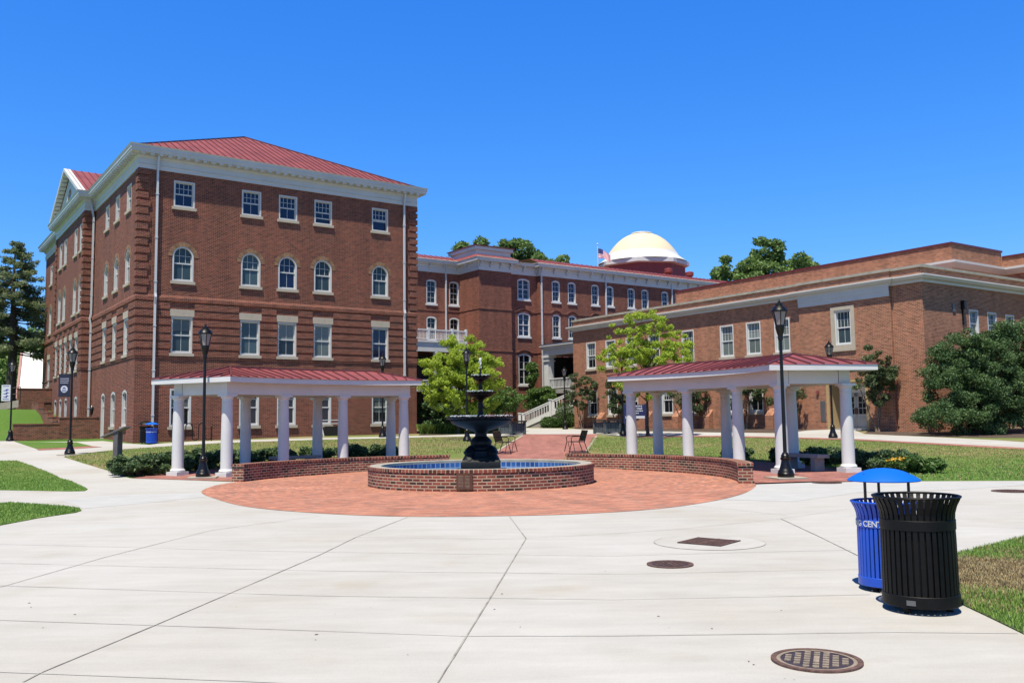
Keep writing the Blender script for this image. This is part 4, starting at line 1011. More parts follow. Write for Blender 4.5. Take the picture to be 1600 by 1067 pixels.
mb.box(-.15, -.03, -9.6, -.3, 5.35, 5.45); mb.box(-.13, -.05, -9.6, -.3, 4.55, 4.62); mb.build('balustrade', 'white', PR)
# staircase with white railing
ST = thing('outdoor_stair', 'straight outdoor stair with white baluster railings climbing right to the porch', 'stairs', (0, 0, 0))
S0, S1 = Vector((.75, 79.0, 1.06)), Vector((8.7, 77.6, 4.5)); n_ = 20; dirS = (S1 - S0); per = Vector((dirS.y, -dirS.x, 0)).normalized() * 1.0
mb = MB()
for k in range(n_):
    p = S0.lerp(S1, k / n_); q = S0.lerp(S1, (k + 1) / n_); zt_ = q.z
    A = [(p.x - per.x, p.y - per.y), (q.x - per.x, q.y - per.y), (q.x + per.x, q.y + per.y), (p.x + per.x, p.y + per.y)]; mb.poly(A[::-1], .9, zt_)
mb.build('tread', 'light_stone', ST)
for sg in (1, -1):
    mb = MB(); o_ = per * sg * 1.03
    mb.bar(S0 + o_ + Vector((0, 0, 1.05)), S1 + o_ + Vector((0, 0, 1.05)), .10, .09); mb.bar(S0 + o_ + Vector((0, 0, .22)), S1 + o_ + Vector((0, 0, .22)), .07, .08)
    mb.bar(S0 + o_ + Vector((0, 0, -.02)), S1 + o_ + Vector((0, 0, -.02)), .08, .34)
    for k in range(36):
        p = S0.lerp(S1, (k + .5) / 36) + o_; mb.bar(p + Vector((0, 0, .2)), p + Vector((0, 0, 1.02)), .04)
    for t in (0, .33, .66, 1):
        p = S0.lerp(S1, t) + o_; mb.box(p.x - .11, p.x + .11, p.y - .11, p.y + .11, p.z - .3, p.z + 1.2); mb.box(p.x - .15, p.x + .15, p.y - .15, p.y + .15, p.z + 1.2, p.z + 1.28)
    mb.build('railing', 'white', ST)
BP = thing('balcony_porch', 'white two-level balcony porch with baluster railing on the rear hall, behind the bright lime tree', 'porch', (-2.91, 80, 0), YA)
mb = MB(); mb.box(-12, -.9, .6, 3.3, 8.55, 8.72); mb.build('deck', 'white', BP)
mb = MB(); mb.box(-12, -.9, .7, 1.0, 7.75, 8.54); mb.build('beam', 'white_trim', BP)
mb = MB(); k = 0
while k * .14 < 11: mb.box(-11.9 + k * .14, -11.85 + k * .14, .72, .77, 8.85, 9.6); k += 1
mb.box(-12, -.9, .68, .82, 9.6, 9.7); mb.box(-12, -.9, .7, .8, 8.8, 8.86)
for x in (-9.6, -7.2, -4.8, -2.4, -.95): mb.box(x - .09, x + .09, .66, .84, 8.73, 9.85)
mb.build('balustrade', 'white', BP)
for x in (-10, -7, -4, -1.2):
    mb = MB(); mb.lathe([(.25, .9), (.25, 1.1), (.20, 1.15), (.17, 7.4), (.24, 7.5), (.24, 7.74)], 16, (x, .9)); mb.build('column', 'white', BP, smooth=True)
mb = MB(); mb.box(-12, -.9, 3.0, 3.3, 1.0, 7.7); mb.build('balcony_shade_wall', 'shade_and_panel', BP)  # near-black colour stands in for the shade under the balcony
mb = MB(); mb.box(-12, -.9, .75, 3.3, 4.3, 4.5); mb.box(-12, -.9, .75, .85, 5.2, 5.3)
for k in range(70): mb.box(-11.9 + k * .157, -11.85 + k * .157, .78, .82, 4.5, 5.2)
mb.build('lower_balcony', 'white', BP)

# ================================================================= RIGHT BUILDING
YB = 0.5976
RB = thing('low_brick_building', 'low two-storey orange-brick building with white cornice and stone coping, right side', 'building', (19.54, 51.0, 0), YB)
# local x = into the building (a), local y = s (away along the long wall)
S_END = 25.95; S_NEAR = -4.2; XE = 30
PJ = 0.14
wr = MB(); WW = 1.18
ups = [23.68, 21.33, 18.99, 16.5, 13.14, 9.58, 7.34, 5.08]
def hl(y_end, lst): return [(y_end - s - w2 / 2, y_end - s + w2 / 2, a, b) for s, w2, a, b in lst]
low = [23.6, 21.2, 18.9, 15.3, 13.1, 9.6, 7.3]
L1 = [(s, WW, 5.62, 7.72) for s in ups] + [(s, 1.12, 1.98, 3.95) for s in low]
facade(wr, (0, S_END), (0, -1), S_END - 3.66, .3, 9.55, hl(S_END, L1))
facade(wr, (-PJ, 3.66), (0, -1), 3.66 + 2.42, .3, 9.55, [(3.66 - 1.17, 3.66 - .09, 5.72, 7.74), (3.66 - 1.76, 3.66 + .62, .5, 3.56)], reveal=0.2)
facade(wr, (0, -2.42), (0, -1), S_NEAR * -1 - 2.42, .3, 9.55, [])
facade(wr, (0, 3.66), (-1, 0), PJ, .3, 9.55, []); facade(wr, (-PJ, -2.42), (1, 0), PJ, .3, 9.55, [])
ends = [(5.05, 1.0, 6.0, 7.52), (7.0, 1.0, 6.0, 7.48), (9.0, 1.0, 6.0, 7.45), (12.3, 1.0, 6.0, 7.45), (5.05, 1.0, 2.2, 4.0), (8.0, 1.0, 2.2, 4.0)]
facade(wr, (0, S_NEAR), (1, 0), XE, .3, 9.55, [(x - w2 / 2, x + w2 / 2, a, b) for x, w2, a, b in ends])
facade(wr, (4, S_END), (-1, 0), 4, .3, 9.55, [])
wr.face([(0.02, S_END, 9.3), (0.02, S_NEAR + .1, 9.3), (XE, S_NEAR + .1, 9.3), (XE, S_END, 9.3)])
wr.build('wall', 'brick_right', RB)
for s in ups: window(RB, 0, s, 5.62, -PI / 2, WW, 2.10, SP_TOP, 'glass_blind' if s < 22 else 'glass_dark', sill='stone', frame='white')
for s in low: window(RB, 0, s, 1.98, -PI / 2, 1.12, 1.97, SP_TOP, 'glass_dark', sill='stone', frame='white')
window(RB, -PJ, .63, 5.72, -PI / 2, 1.08, 2.02, SP_TOP, 'glass_screen', sill=None, frame='white')
sf = MB()
for q in ((1.17, 1.41, 5.50, 7.94), (-.15, .09, 5.50, 7.94)): sf.box(-PJ - .05, -PJ + .02, q[0], q[1], q[2], q[3])
sf.box(-PJ - .05, -PJ + .02, .0905, 1.1695, 7.74, 7.94); sf.box(-PJ - .09, -PJ + .02, -.17, 1.43, 5.36, 5.50); sf.box(-PJ - .05, -PJ + .02, .0905, 1.1695, 5.501, 5.72); sf.build('stone_surround', 'stone', RB)
for x, w2, a, b in ends: window(RB, x, S_NEAR, a, 0, 1.0, round(b - a, 2), SP_B, 'glass_blind', sill='stone', frame='white')
rpath = [(XE, S_END), (0, S_END), (0, 3.66), (-PJ, 3.66), (-PJ, -2.42), (0, -2.42), (0, S_NEAR), (XE, S_NEAR)]
cr_ = MB(); cr_.sweep(rpath, [(0, 8.73), (.10, 8.73), (.12, 8.85), (.30, 8.92), (.36, 9.02), (.42, 9.04), (.42, 9.12), (0, 9.16)], closed=False); cr_.build('cornice', 'white_trim', RB)
fr2 = MB(); fr2.sweep([(-PJ + .001, 3.655), (-PJ + .001, -2.415)], [(0, 8.18), (.06, 8.18), (.06, 8.45), (.09, 8.47), (.09, 8.729)], closed=False); fr2.box(-PJ - .06, -PJ + .01, 3.6, 3.66, 8.18, 8.728); fr2.build('entablature', 'white_trim', RB)
cpg = MB(); cpg.sweep(rpath, [(0, 9.54), (.09, 9.54), (.09, 9.68), (-.3, 9.70), (-.3, 9.3)], closed=False); cpg.build('coping', 'coping', RB)
# recessed door
dr = MB(); dr.box(-.02, .95, 1.70, 1.76, .5, 3.5); dr.box(-PJ - .03, -.03, 1.765, 1.95, .5, 3.70); dr.box(-PJ - .03, -.03, -.80, -.625, .5, 3.70); dr.box(-PJ - .03, -.03, -.624, 1.764, 3.565, 3.70); dr.box(-.02, .95, -.62, -.56, .5, 3.5); dr.box(-.02, .95, -.62, 1.76, 3.5, 3.56); dr.build('entry_surround', 'tan', RB)
dw = MB(); dw.box(.92, 1.0, -.56, 1.70, 2.98, 3.5); dw.box(.92, 1.0, -.56, -.08, .5, 2.98); dw.box(.92, 1.0, 1.52, 1.70, .5, 2.98); dw.build('door_frame', 'white', RB)
for y0 in (-.06, .73):
    mb = MB(); y1 = y0 + .77
    mb.box(.90, .97, y0, y1, .9, 1.75); mb.box(.90, .97, y0, y0 + .14, 1.75, 2.98); mb.box(.90, .97, y1 - .14, y1, 1.75, 2.98); mb.box(.90, .97, y0, y1, 2.75, 2.98)
    for zz in (2.07, 2.40): mb.box(.905, .965, y0 + .14, y1 - .14, zz, zz + .035)
    mb.box(.905, .965, (y0 + y1) / 2 - .015, (y0 + y1) / 2 + .015, 1.75, 2.75); mb.box(.88, .90, y0 + .13, y1 - .13, 1.0, 1.55)
    d_ = mb.build('door', 'door_paint', RB)
    mb = MB(); mb.box(.93, .94, y0 + .14, y1 - .14, 1.75, 2.75); mb.build('pane', 'glass_dark', d_)
    mb = MB(); hy = y1 - .05 if y0 < 0 else y0 + .05; mb.box(.85, .90, hy - .04, hy + .04, 1.75, 2.1); mb.build('handle', 'bronze', d_)
st_ = MB(); st_.box(-PJ, 1.3, -.56, 1.70, .5, .93); st_.build('threshold', 'light_stone', RB)
# piers between lower windows
for s in (22.4, 20.0, 17.1, 14.2, 11.3, 8.4, 6.0):
    pr = MB(); pr.box(-.42, .0, s - .3, s + .3, .4, 1.75); pr.face([(-.42, s - .3, 1.75), (-.42, s + .3, 1.75), (-.002, s + .3, 2.2), (-.002, s - .3, 2.2)][::-1])
    pr.face([(-.42, s - .3, 1.75), (-.002, s - .3, 2.2), (-.002, s - .3, 1.75)]); pr.face([(-.42, s + .3, 1.75), (-.002, s + .3, 1.75), (-.002, s + .3, 2.2)]); pr.build('pier', 'brick_right', RB)
mb = MB(); mb.box(-.16, -PJ + .001, 2.05, 2.40, 1.35, 2.55); mb.build('notice_box', 'grey_metal', RB)
mb = MB(); mb.box(-.24, -PJ + .001, 2.45, 2.6, 2.95, 3.15); mb.build('fire_alarm', 'roof_red', RB)
mb = MB(); mb.box(3.75, 3.95, S_NEAR - .22, S_NEAR, 7.45, 7.95); mb.box(3.81, 3.89, S_NEAR - .10, S_NEAR, 6.6, 7.45); mb.build('wall_light', 'black', RB)
mb = MB(); mb.box(2.85, 3.15, S_NEAR - .05, S_NEAR, 7.3, 7.75); mb.build('vent', 'grey_metal', RB)
pipe(RB, [(10.9, S_NEAR - .1, 8.7), (10.9, S_NEAR - .1, 1.0)], .1)
# upper block set back
ub = MB(); UX = 7.0; U0, U1 = -2.03, 21.2; UE = 12.75
facade(ub, (UX, U1), (0, -1), U1 - U0, 9.1, 11.9, []); facade(ub, (UX, U0), (1, 0), UE - UX, 9.1, 11.9, [])
facade(ub, (UE, U0 + .0), (0, -1), 6.5, 9.1, 11.55, [])
ub.face([(UX + .02, U0 + .02, 11.6), (UE + 12, U0 + .02, 11.6), (UE + 12, U1, 11.6), (UX + .02, U1, 11.6)])
ub.face([(UE + .1, U0 - 6.4, 11.3), (UE + 12, U0 - 6.4, 11.3), (UE + 12, U0, 11.3), (UE + .1, U0, 11.3)])
facade(ub, (UE, U0 - 6.5), (1, 0), 12, 9.1, 11.55, [])
ub.build('upper_wall', 'brick_right', RB)
uc = MB(); uc.sweep([(UX, U1), (UX, U0), (UE, U0), (UE, U0 - 6.5), (UE + 12, U0 - 6.5)], [(0, 10.38), (.12, 10.40), (.32, 10.62), (.38, 10.70), (.38, 10.84), (0, 10.88)], closed=False); uc.build('upper_cornice', 'white_trim', RB)
ud = MB(); ud.sweep([(UX, U1), (UX, U0), (UE, U0), (UE + .001, U0 + 6)], [(0, 11.86), (.06, 11.86), (.06, 11.98), (-.4, 12.0), (-.4, 11.6)], closed=False)
ud.sweep([(UE, U0 - .07), (UE, U0 - 6.5), (UE + 12, U0 - 6.5)], [(0, 11.5), (.06, 11.5), (.06, 11.62), (-.4, 11.64), (-.4, 11.3)], closed=False); ud.build('parapet_cap', 'roof_dark', RB)

# ================================================================= FOUNTAIN
FC = (-.85, 23.75)
FT = thing('fountain', 'black cast-iron three-tier fountain in a round brick basin of blue water', 'fountain', (FC[0], FC[1], 0))
mb = MB(); mb.lathe([(2.94, 0), (2.94, .43)], 96, uvr=2.94); mb.build('basin_wall', 'brick_low', FT, smooth=True)
mb = MB(); mb.lathe([(2.94, .43), (2.96, .43), (2.96, .50), (2.95, .505), (2.89, .507)], 96, uvr=2.98)
mb.build('basin_rim', 'brick_cap', FT, smooth=True, angle=30)
mb = MB(); mb.lathe([(2.89, .507), (2.62, .507), (2.60, .50), (2.60, .43)], 96, uvr=2.6); mb.build('rim_top', 'coping', FT, smooth=True, angle=30)
mb = MB(); mb.lathe([(2.601, .44), (2.601, .0)], 96, uvr=2.6); mb.build('basin_lining', 'tile', FT, smooth=True)
mb = MB(); mb.lathe([(2.60, .27), (.01, .27)], 64); mb.build('pool_water', 'water', FT)
mb = MB(); mb.box(-.66, .66, -.66, .66, .1, .36)
mb.lathe([(.55, .36), (.55, .55), (.50, .62)], 4, (0, 0), PI / 4, PI / 4 + 2 * PI, scal=1.3)
mb.lathe([(.46, .60), (.47, .66), (.42, .72), (.40, .84), (.345, .88), (.36, .92), (.33, .97), (.27, 1.0), (.29, 1.08), (.24, 1.16), (.16, 1.22), (.15, 1.30), (.20, 1.35), (.31, 1.39), (.50, 1.45), (.62, 1.50)], 40)
for k in range(4):
    a = PI / 4 + k * PI / 2; mb.lathe([(.02, .38), (.17, .42), (.20, .62), (.13, .74), (.17, .80), (.10, .92), (.02, .97)], 12, (.40 * math.cos(a), .40 * math.sin(a)))
mb.build('pedestal', 'iron', FT, smooth=True)
def bowl(prof, lobes, amp, nm):
    mb = MB(); seg = lobes * 4
    n = len(mb.v)
    for r, z, f in prof:
        for k in range(seg):
            a = 2 * PI * k / seg; rr = r * (1 + amp * f * math.cos(lobes * a)); mb.v.append((rr * math.cos(a), rr * math.sin(a), z + .012 * f * math.cos(lobes * a)))
    for i in range(len(prof) - 1):
        for k in range(seg):
            k2 = (k + 1) % seg; mb.f.append([n + i * seg + k, n + i * seg + k2, n + (i + 1) * seg + k2, n + (i + 1) * seg + k]); mb.uv.append(None)
    return mb.build(nm, 'iron', FT, smooth=True)
bowl([(.60, 1.49, .3), (.74, 1.55, .8), (.81, 1.62, .6), (.80, 1.66, .2), (.92, 1.70, 1), (.93, 1.73, 1), (.86, 1.72, .6), (.6, 1.66, 0), (.05, 1.64, 0)], 36, .02, 'large_bowl')
mb = MB(); mb.lathe([(.10, 1.64), (.12, 1.70), (.075, 1.80), (.055, 1.92), (.08, 1.98), (.065, 2.06), (.055, 2.12), (.085, 2.18), (.16, 2.22), (.26, 2.26)], 24); mb.build('middle_stem', 'iron', FT, smooth=True)
bowl([(.25, 2.255, .3), (.33, 2.30, .8), (.34, 2.33, .2), (.41, 2.36, 1), (.415, 2.385, 1), (.36, 2.37, .5), (.05, 2.35, 0)], 24, .03, 'middle_bowl')
mb = MB(); mb.lathe([(.06, 2.36), (.04, 2.42), (.055, 2.5), (.035, 2.58), (.06, 2.66), (.14, 2.70)], 20); mb.build('upper_stem', 'iron', FT, smooth=True)
bowl([(.13, 2.695, .3), (.20, 2.73, .8), (.20, 2.76, .2), (.27, 2.79, 1), (.275, 2.81, 1), (.22, 2.80, .5), (.03, 2.79, 0)], 16, .04, 'upper_bowl')
mb = MB(); mb.lathe([(.03, 2.79), (.045, 2.86), (.02, 2.92), (.03, 2.97), (.005, 3.05)], 12); mb.build('finial', 'iron', FT, smooth=True)
random.seed(5); mb = MB()
for z0, r0, n in ((3.02, .02, 34), (2.82, .24, 60), (2.39, .37, 110), (1.74, .84, 260)):
    for k in range(n):
        a = random.random() * 2 * PI
        if z0 > 3: x = random.gauss(0, .02); y = random.gauss(0, .02); z = 3.0 + random.random() * .26; h = .03
        else: rr = r0 * (random.random() ** .3); x = rr * math.cos(a); y = rr * math.sin(a); z = z0 + random.random() * .03; h = .012
        s_ = .003 + random.random() * .006; mb.box(x - s_, x + s_, y - s_, y + s_, z, z + h * (0.5 + random.random()))
mb.build('water_drops', 'drops', FT)
# plaque
a = math.atan2(-1, -0.13); a = R_(-90 - 5.5)
pq = MB(); pr_ = 3.0; da = .23 / 2 / pr_ * 1.6
pq.lathe([(2.935, .05), (2.985, .05), (2.985, .42), (2.935, .42)], 6, (0, 0), a - .063, a + .063)
po_ = pq.build('plaque', 'bronze', FT)
pq = MB()
for r_i in range(9):
    for c_i in range(2):
        aa = a - .046 + c_i * .05; pq.lathe([(2.986, .10 + r_i * .032), (2.990, .10 + r_i * .032), (2.990, .11 + r_i * .032), (2.986, .11 + r_i * .032)], 3, (0, 0), aa, aa + .038)
pq.build('plaque_lettering', 'rust_pale', po_)

# ================================================================= SEAT WALLS
def seat_wall(label, d0, d1):
    r = thing('curved_seat_wall', label, 'wall', (O0.x, O0.y, 0), 0, 'curved brick seat walls')
    a0, a1 = R_(d0), R_(d1); ri, ro_, z0, z1 = 6.76, 7.12, 0, .43
    mb = MB(); seg = 60
    mb.lathe([(ri, z0), (ri, z1)], seg, (0, 0), a0, a1, uvr=ri); mb.lathe([(ro_, z0), (ro_, z1)], seg, (0, 0), a0, a1, uvr=ro_)
    for aa in (a0, a1):
        c, s = math.cos(aa), math.sin(aa); mb.face([(ri * c, ri * s, z0), (ro_ * c, ro_ * s, z0), (ro_ * c, ro_ * s, z1), (ri * c, ri * s, z1)], [(0, 0), (ro_ - ri, 0), (ro_ - ri, z1), (0, z1)])
    mb.build('wall', 'brick_low', r)
    mb = MB(); e = .004; mb.lathe([(ri, z1), (ri - .015, z1), (ri - .015, .50), (ro_ + .015, .50), (ro_ + .015, z1), (ri, z1)], seg, (0, 0), a0 - e, a1 + e, uvr=ri)
    for aa in (a0 - e, a1 + e):
        c, s = math.cos(aa), math.sin(aa); i_, o_ = ri - .015, ro_ + .015; mb.face([(i_ * c, i_ * s, z1), (o_ * c, o_ * s, z1), (o_ * c, o_ * s, .5), (i_ * c, i_ * s, .5)], [(0, 0), (.4, 0), (.4, .08), (0, .08)])
    mb.build('coping', 'brick_cap', r)
seat_wall('curved brick seat wall on the left, in front of the left pergola', 99.5, 166.2)
seat_wall('curved brick seat wall on the right, in front of the right pergola', -13.8, 65.5)

# ================================================================= PERGOLAS
def column_mb():
    mb = MB(); mb.box(-.31, .31, -.31, .31, .0, .13); mb.lathe([(.29, .13), (.30, .17), (.28, .21), (.245, .23), (.235, .28)], 36)
    sh = [(.235, .28), (.236, .8), (.230, 1.3), (.218, 1.8), (.205, 2.28)]; mb.lathe(sh, 36)
    mb.lathe([(.205, 2.28), (.222, 2.29), (.222, 2.315), (.206, 2.325), (.206, 2.41), (.24, 2.44), (.262, 2.475), (.262, 2.49)], 36); mb.box(-.27, .27, -.27, .27, 2.49, 2.56)
    return mb
col_data = column_mb().build('column', 'white', smooth=True); cdat = col_data.data; bpy.data.objects.remove(col_data)
def pergola(label, a0, a1, ci, co):
    r = thing('pergola', label, 'pergola', (O0.x, O0.y, 0), 0, 'curved white colonnade shelters')
    for R0, lst in ((9.0, ci), (11.0, co)):
        for d in lst:
            c = bpy.data.objects.new('column', cdat); C.objects.link(c); c.parent = r; c.location = (R0 * math.cos(R_(d)), R0 * math.sin(R_(d)), .01); c.rotation_euler = (0, 0, R_(d)); c.scale = (.78, .78, 1)
    A0, A1 = R_(a0), R_(a1); seg = 28
    lo_i, lo_o = R_(min(ci)), R_(max(ci)); pi_, po2 = lo_i - .2 / 9, lo_o + .2 / 9
    def arcbox(mb, ri, ro2, z0, z1, b0, b1):
        mb.lathe([(ri, z0), (ro2, z0), (ro2, z1), (ri, z1), (ri, z0)], seg, (0, 0), b0, b1)
        for aa in (b0, b1):
            c, s = math.cos(aa), math.sin(aa); mb.face([(ri * c, ri * s, z0), (ro2 * c, ro2 * s, z0), (ro2 * c, ro2 * s, z1), (ri * c, ri * s, z1)])
    mb = MB(); arcbox(mb, 8.82, 9.18, 2.57, 2.98, pi_, po2); arcbox(mb, 10.82, 11.18, 2.57, 2.98, pi_ + .004, po2 - .004)
    for dd, sg in ((lo_i, 1), (lo_o, -1)):
        c, s = math.cos(dd), math.sin(dd); t = Vector((-s, c)); o = Vector((c, s))
        q = [o * 9.2 - t * .185, o * 10.8 - t * .185, o * 10.8 + t * .185, o * 9.2 + t * .185]; mb.poly([tuple(v) for v in q], 2.57, 2.975)
    mb.build('entablature', 'white', r)
    mb = MB(); arcbox(mb, 8.42, 11.62, 2.985, 3.02, A0 + .003, A1 - .003); mb.build('ceiling', 'white', r)
    mb = MB()
    mb.lathe([(8.42, 2.93), (8.37, 2.93), (8.37, 3.09), (8.42, 3.09)], seg, (0, 0), A0, A1); mb.lathe([(8.42, 3.09), (8.42, 2.93)], seg, (0, 0), A0, A1)
    mb.lathe([(11.62, 2.93), (11.67, 2.93), (11.67, 3.09), (11.62, 3.09)], seg, (0, 0), A0, A1); mb.lathe([(11.62, 3.09), (11.62, 2.93)], seg, (0, 0), A0, A1)
    for aa in (A0, A1):
        c, s = math.cos(aa), math.sin(aa); t = Vector((-s, c)) * (.05 if aa == A1 else -.05); o = Vector((c, s))
        q = [o * 8.37, o * 11.67, o * 11.67 + t, o * 8.37 + t]; mb.poly([tuple(v) for v in q], 2.93, 3.09)
    mb.build('fascia', 'white', r)
    # roof: curved hip
    mb, ms_ = MB(), MB(); ei, eo, ez_, rr_, rzz = 8.33, 11.72, 3.095, 10.02, 3.50; h0, h1 = A0 - .065 / 10, A1 + .065 / 10; ins = 1.65 / 10
    def pt(R0, aa, z): return (R0 * math.cos(aa), R0 * math.sin(aa), z)
    segs = 26; angs = [h0 + (h1 - h0) * k / segs for k in range(segs + 1)]
    def clampA(aa): return max(h0 + ins, min(h1 - ins, aa))
    for k in range(segs):
        a_, b_ = angs[k], angs[k + 1]
        for E_ in (ei, eo):
            pa, pb = pt(E_, a_, ez_), pt(E_, b_, ez_); ca, cb_ = clampA(a_), clampA(b_)
            if ca == cb_: mb.face([pa, pb, pt(rr_, ca, rzz)])
            else: mb.face([pa, pb, pt(rr_, cb_, rzz), pt(rr_, ca, rzz)])
    for aa in (h0, h1):
        ap = pt(rr_, clampA(aa), rzz); mb.face([pt(ei, aa, ez_), pt(eo, aa, ez_), ap])
        P0_, P1_, Ap = Vector(pt(ei, aa, ez_)), Vector(pt(eo, aa, ez_)), Vector(ap)
        for k in range(1, 8):
            t = k / 8; p = P0_.lerp(P1_, t); foot = P0_.lerp(P1_, .5); kk = 1 - abs(t - .5) * 2
            q = p + (Ap - foot) * kk * .98; ms_.bar(p + Vector((0, 0, .02)), q + Vector((0, 0, .02)), .022, .045)
        for e_ in (P0_, P1_): ms_.bar(e_ + Vector((0, 0, .02)), Ap + Vector((0, 0, .02)), .05, .04)
    stp = .42 / 10; aa = h0 + stp * .6
    while aa < h1:
        for E_ in (ei, eo):
            tt = min(1, min(aa - h0, h1 - aa) / ins)
            if tt > .12: ms_.bar(Vector(pt(E_, aa, ez_ + .02)), Vector(pt(E_ + (rr_ - E_) * tt * .985, aa, ez_ + (rzz - ez_) * tt * .985 + .02)), .022, .045)
        aa += stp
    k = h0 + ins
    while k < h1 - ins - .02: ms_.bar(pt(rr_, k, rzz + .02), pt(rr_, min(k + .1, h1 - ins), rzz + .02), .09, .05); k += .1
    ro2 = mb.build('roof', 'roof_red', r); ms_.build('roof_seam', 'roof_seam', ro2)
    return r
pergola('white columned pergola with red metal roof left of the fountain', 105.4, 154.6, [108.7, 122.9, 137.1, 151.4], [109.1, 123.8, 138.3, 152.2])
pergola('white columned pergola with red metal roof right of the fountain', 9.2, 58.5, [13.3, 26.9, 40.8, 55.1], [12.2, 25.7, 40.4, 54.9])
# stone benches inside
for lb, (r_, d_) in zip(('pale stone bench under the right pergola', 'pale stone bench under the left pergola, mostly behind the seat wall'), ((10.5, 20), (10.3, 130))):
    p = pol(r_, d_); b_ = thing('stone_bench', lb, 'bench', p, R_(d_ + 90), 'stone benches under the pergolas')
    mb = MB(); mb.box(-.9, .9, -.22, .22, .40, .50); mb.build('seat', 'light_stone', b_)
    for sx in (-.62, .62): mb = MB(); mb.box(sx - .1, sx + .1, -.17, .17, .015, .40); mb.build('leg', 'light_stone', b_)

# ================================================================= LAMPS
def make_lamp(name='street_lamp'):
    r = thing(name, 'x', 'street lamp', (0, 0, 0), 0, 'black lantern street lamps')
    mb = MB(); mb.lathe([(.215, 0), (.215, .10), (.20, .12), (.19, .17), (.165, .20), (.155, .23), (.12, .34), (.105, .43), (.125, .46), (.13, .50), (.105, .52), (.112, .56), (.085, .60), (.07, .64)], 20); mb.build('base', 'black', r, smooth=True)
    mb = MB(); mb.lathe([(.050, .60), (.046, 2.2), (.042, 3.66)], 16); mb.build('pole', 'black', r, smooth=True)
    mb = MB(); mb.lathe([(.05, 3.60), (.07, 3.64), (.06, 3.70), (.085, 3.78), (.12, 3.92), (.125, 3.98)], 16); mb.build('collar', 'black', r, smooth=True)
    mb = MB(); mb.lathe([(.105, 3.985), (.185, 4.36)], 6); mb.build('lantern_glass', 'lamp_glass', r)
    mb = MB()
    for k in range(6):
        a = k * PI / 3; c, s = math.cos(a), math.sin(a); mb.bar((.108 * c, .108 * s, 3.98), (.19 * c, .19 * s, 4.37), .022)
    mb.lathe([(.10, 3.97), (.125, 3.98), (.12, 4.01), (.10, 4.01)], 6); mb.build('lantern_cage', 'black', r)
    mb = MB(); mb.lathe([(.18, 4.36), (.225, 4.37), (.222, 4.40), (.17, 4.47), (.13, 4.51), (.10, 4.53), (.105, 4.57), (.06, 4.60), (.03, 4.62), (.035, 4.65), (.005, 4.72)], 12); mb.build('lantern_cap', 'black', r, smooth=True, angle=25)
    return r
lamps = [((-9.49, 27.66, .05), 'tall black lamp standing at the front corner of the left pergola'),
         ((7.15, 23.82, .05), 'tall black lamp standing at the front corner of the right pergola'),
         ((-19.2, 39.1, .44), 'black lamp carrying the navy banner beside the left path'),
         ((-29.0, 52.0, .87), 'black lamp carrying the white banner, farthest left'),
         ((-7.3, 50.4, .81), 'black lamp against the brick hall seen behind the left pergola'),
         ((-2.3, 45.0, .64), 'black lamp directly behind the fountain'),
         ((3.9, 67.5, .96), 'small black lamp near the foot of the white stair'),
         ((15.4, 43.5, .60), 'black lamp near the tan doorway of the right building'),
         ((5.95, 48.8, .77), 'black lamp half hidden by the right lime tree')]
proto = None; LAMPS = []
for k, (p, lb) in enumerate(lamps):
    if proto is None: proto = make_lamp(); proto.location = p; proto['label'] = lb; LAMPS.append(proto)
    else: LAMPS.append(dup(proto, p, 0.4 * k, lb))
for p, dx in ((lamps[0][0], .1), (lamps[1][0], .05), (lamps[2][0], 0), (lamps[7][0], 0)):
    mb = MB(); mb.box(-.42, .42, -.42, .42, -.05, 0); o = mb.build('lamp_footing', 'concrete_pad', loc=(p[0], p[1], p[2] - .002)); o['kind'] = 'structure'; o.rotation_euler = (0, 0, .2)
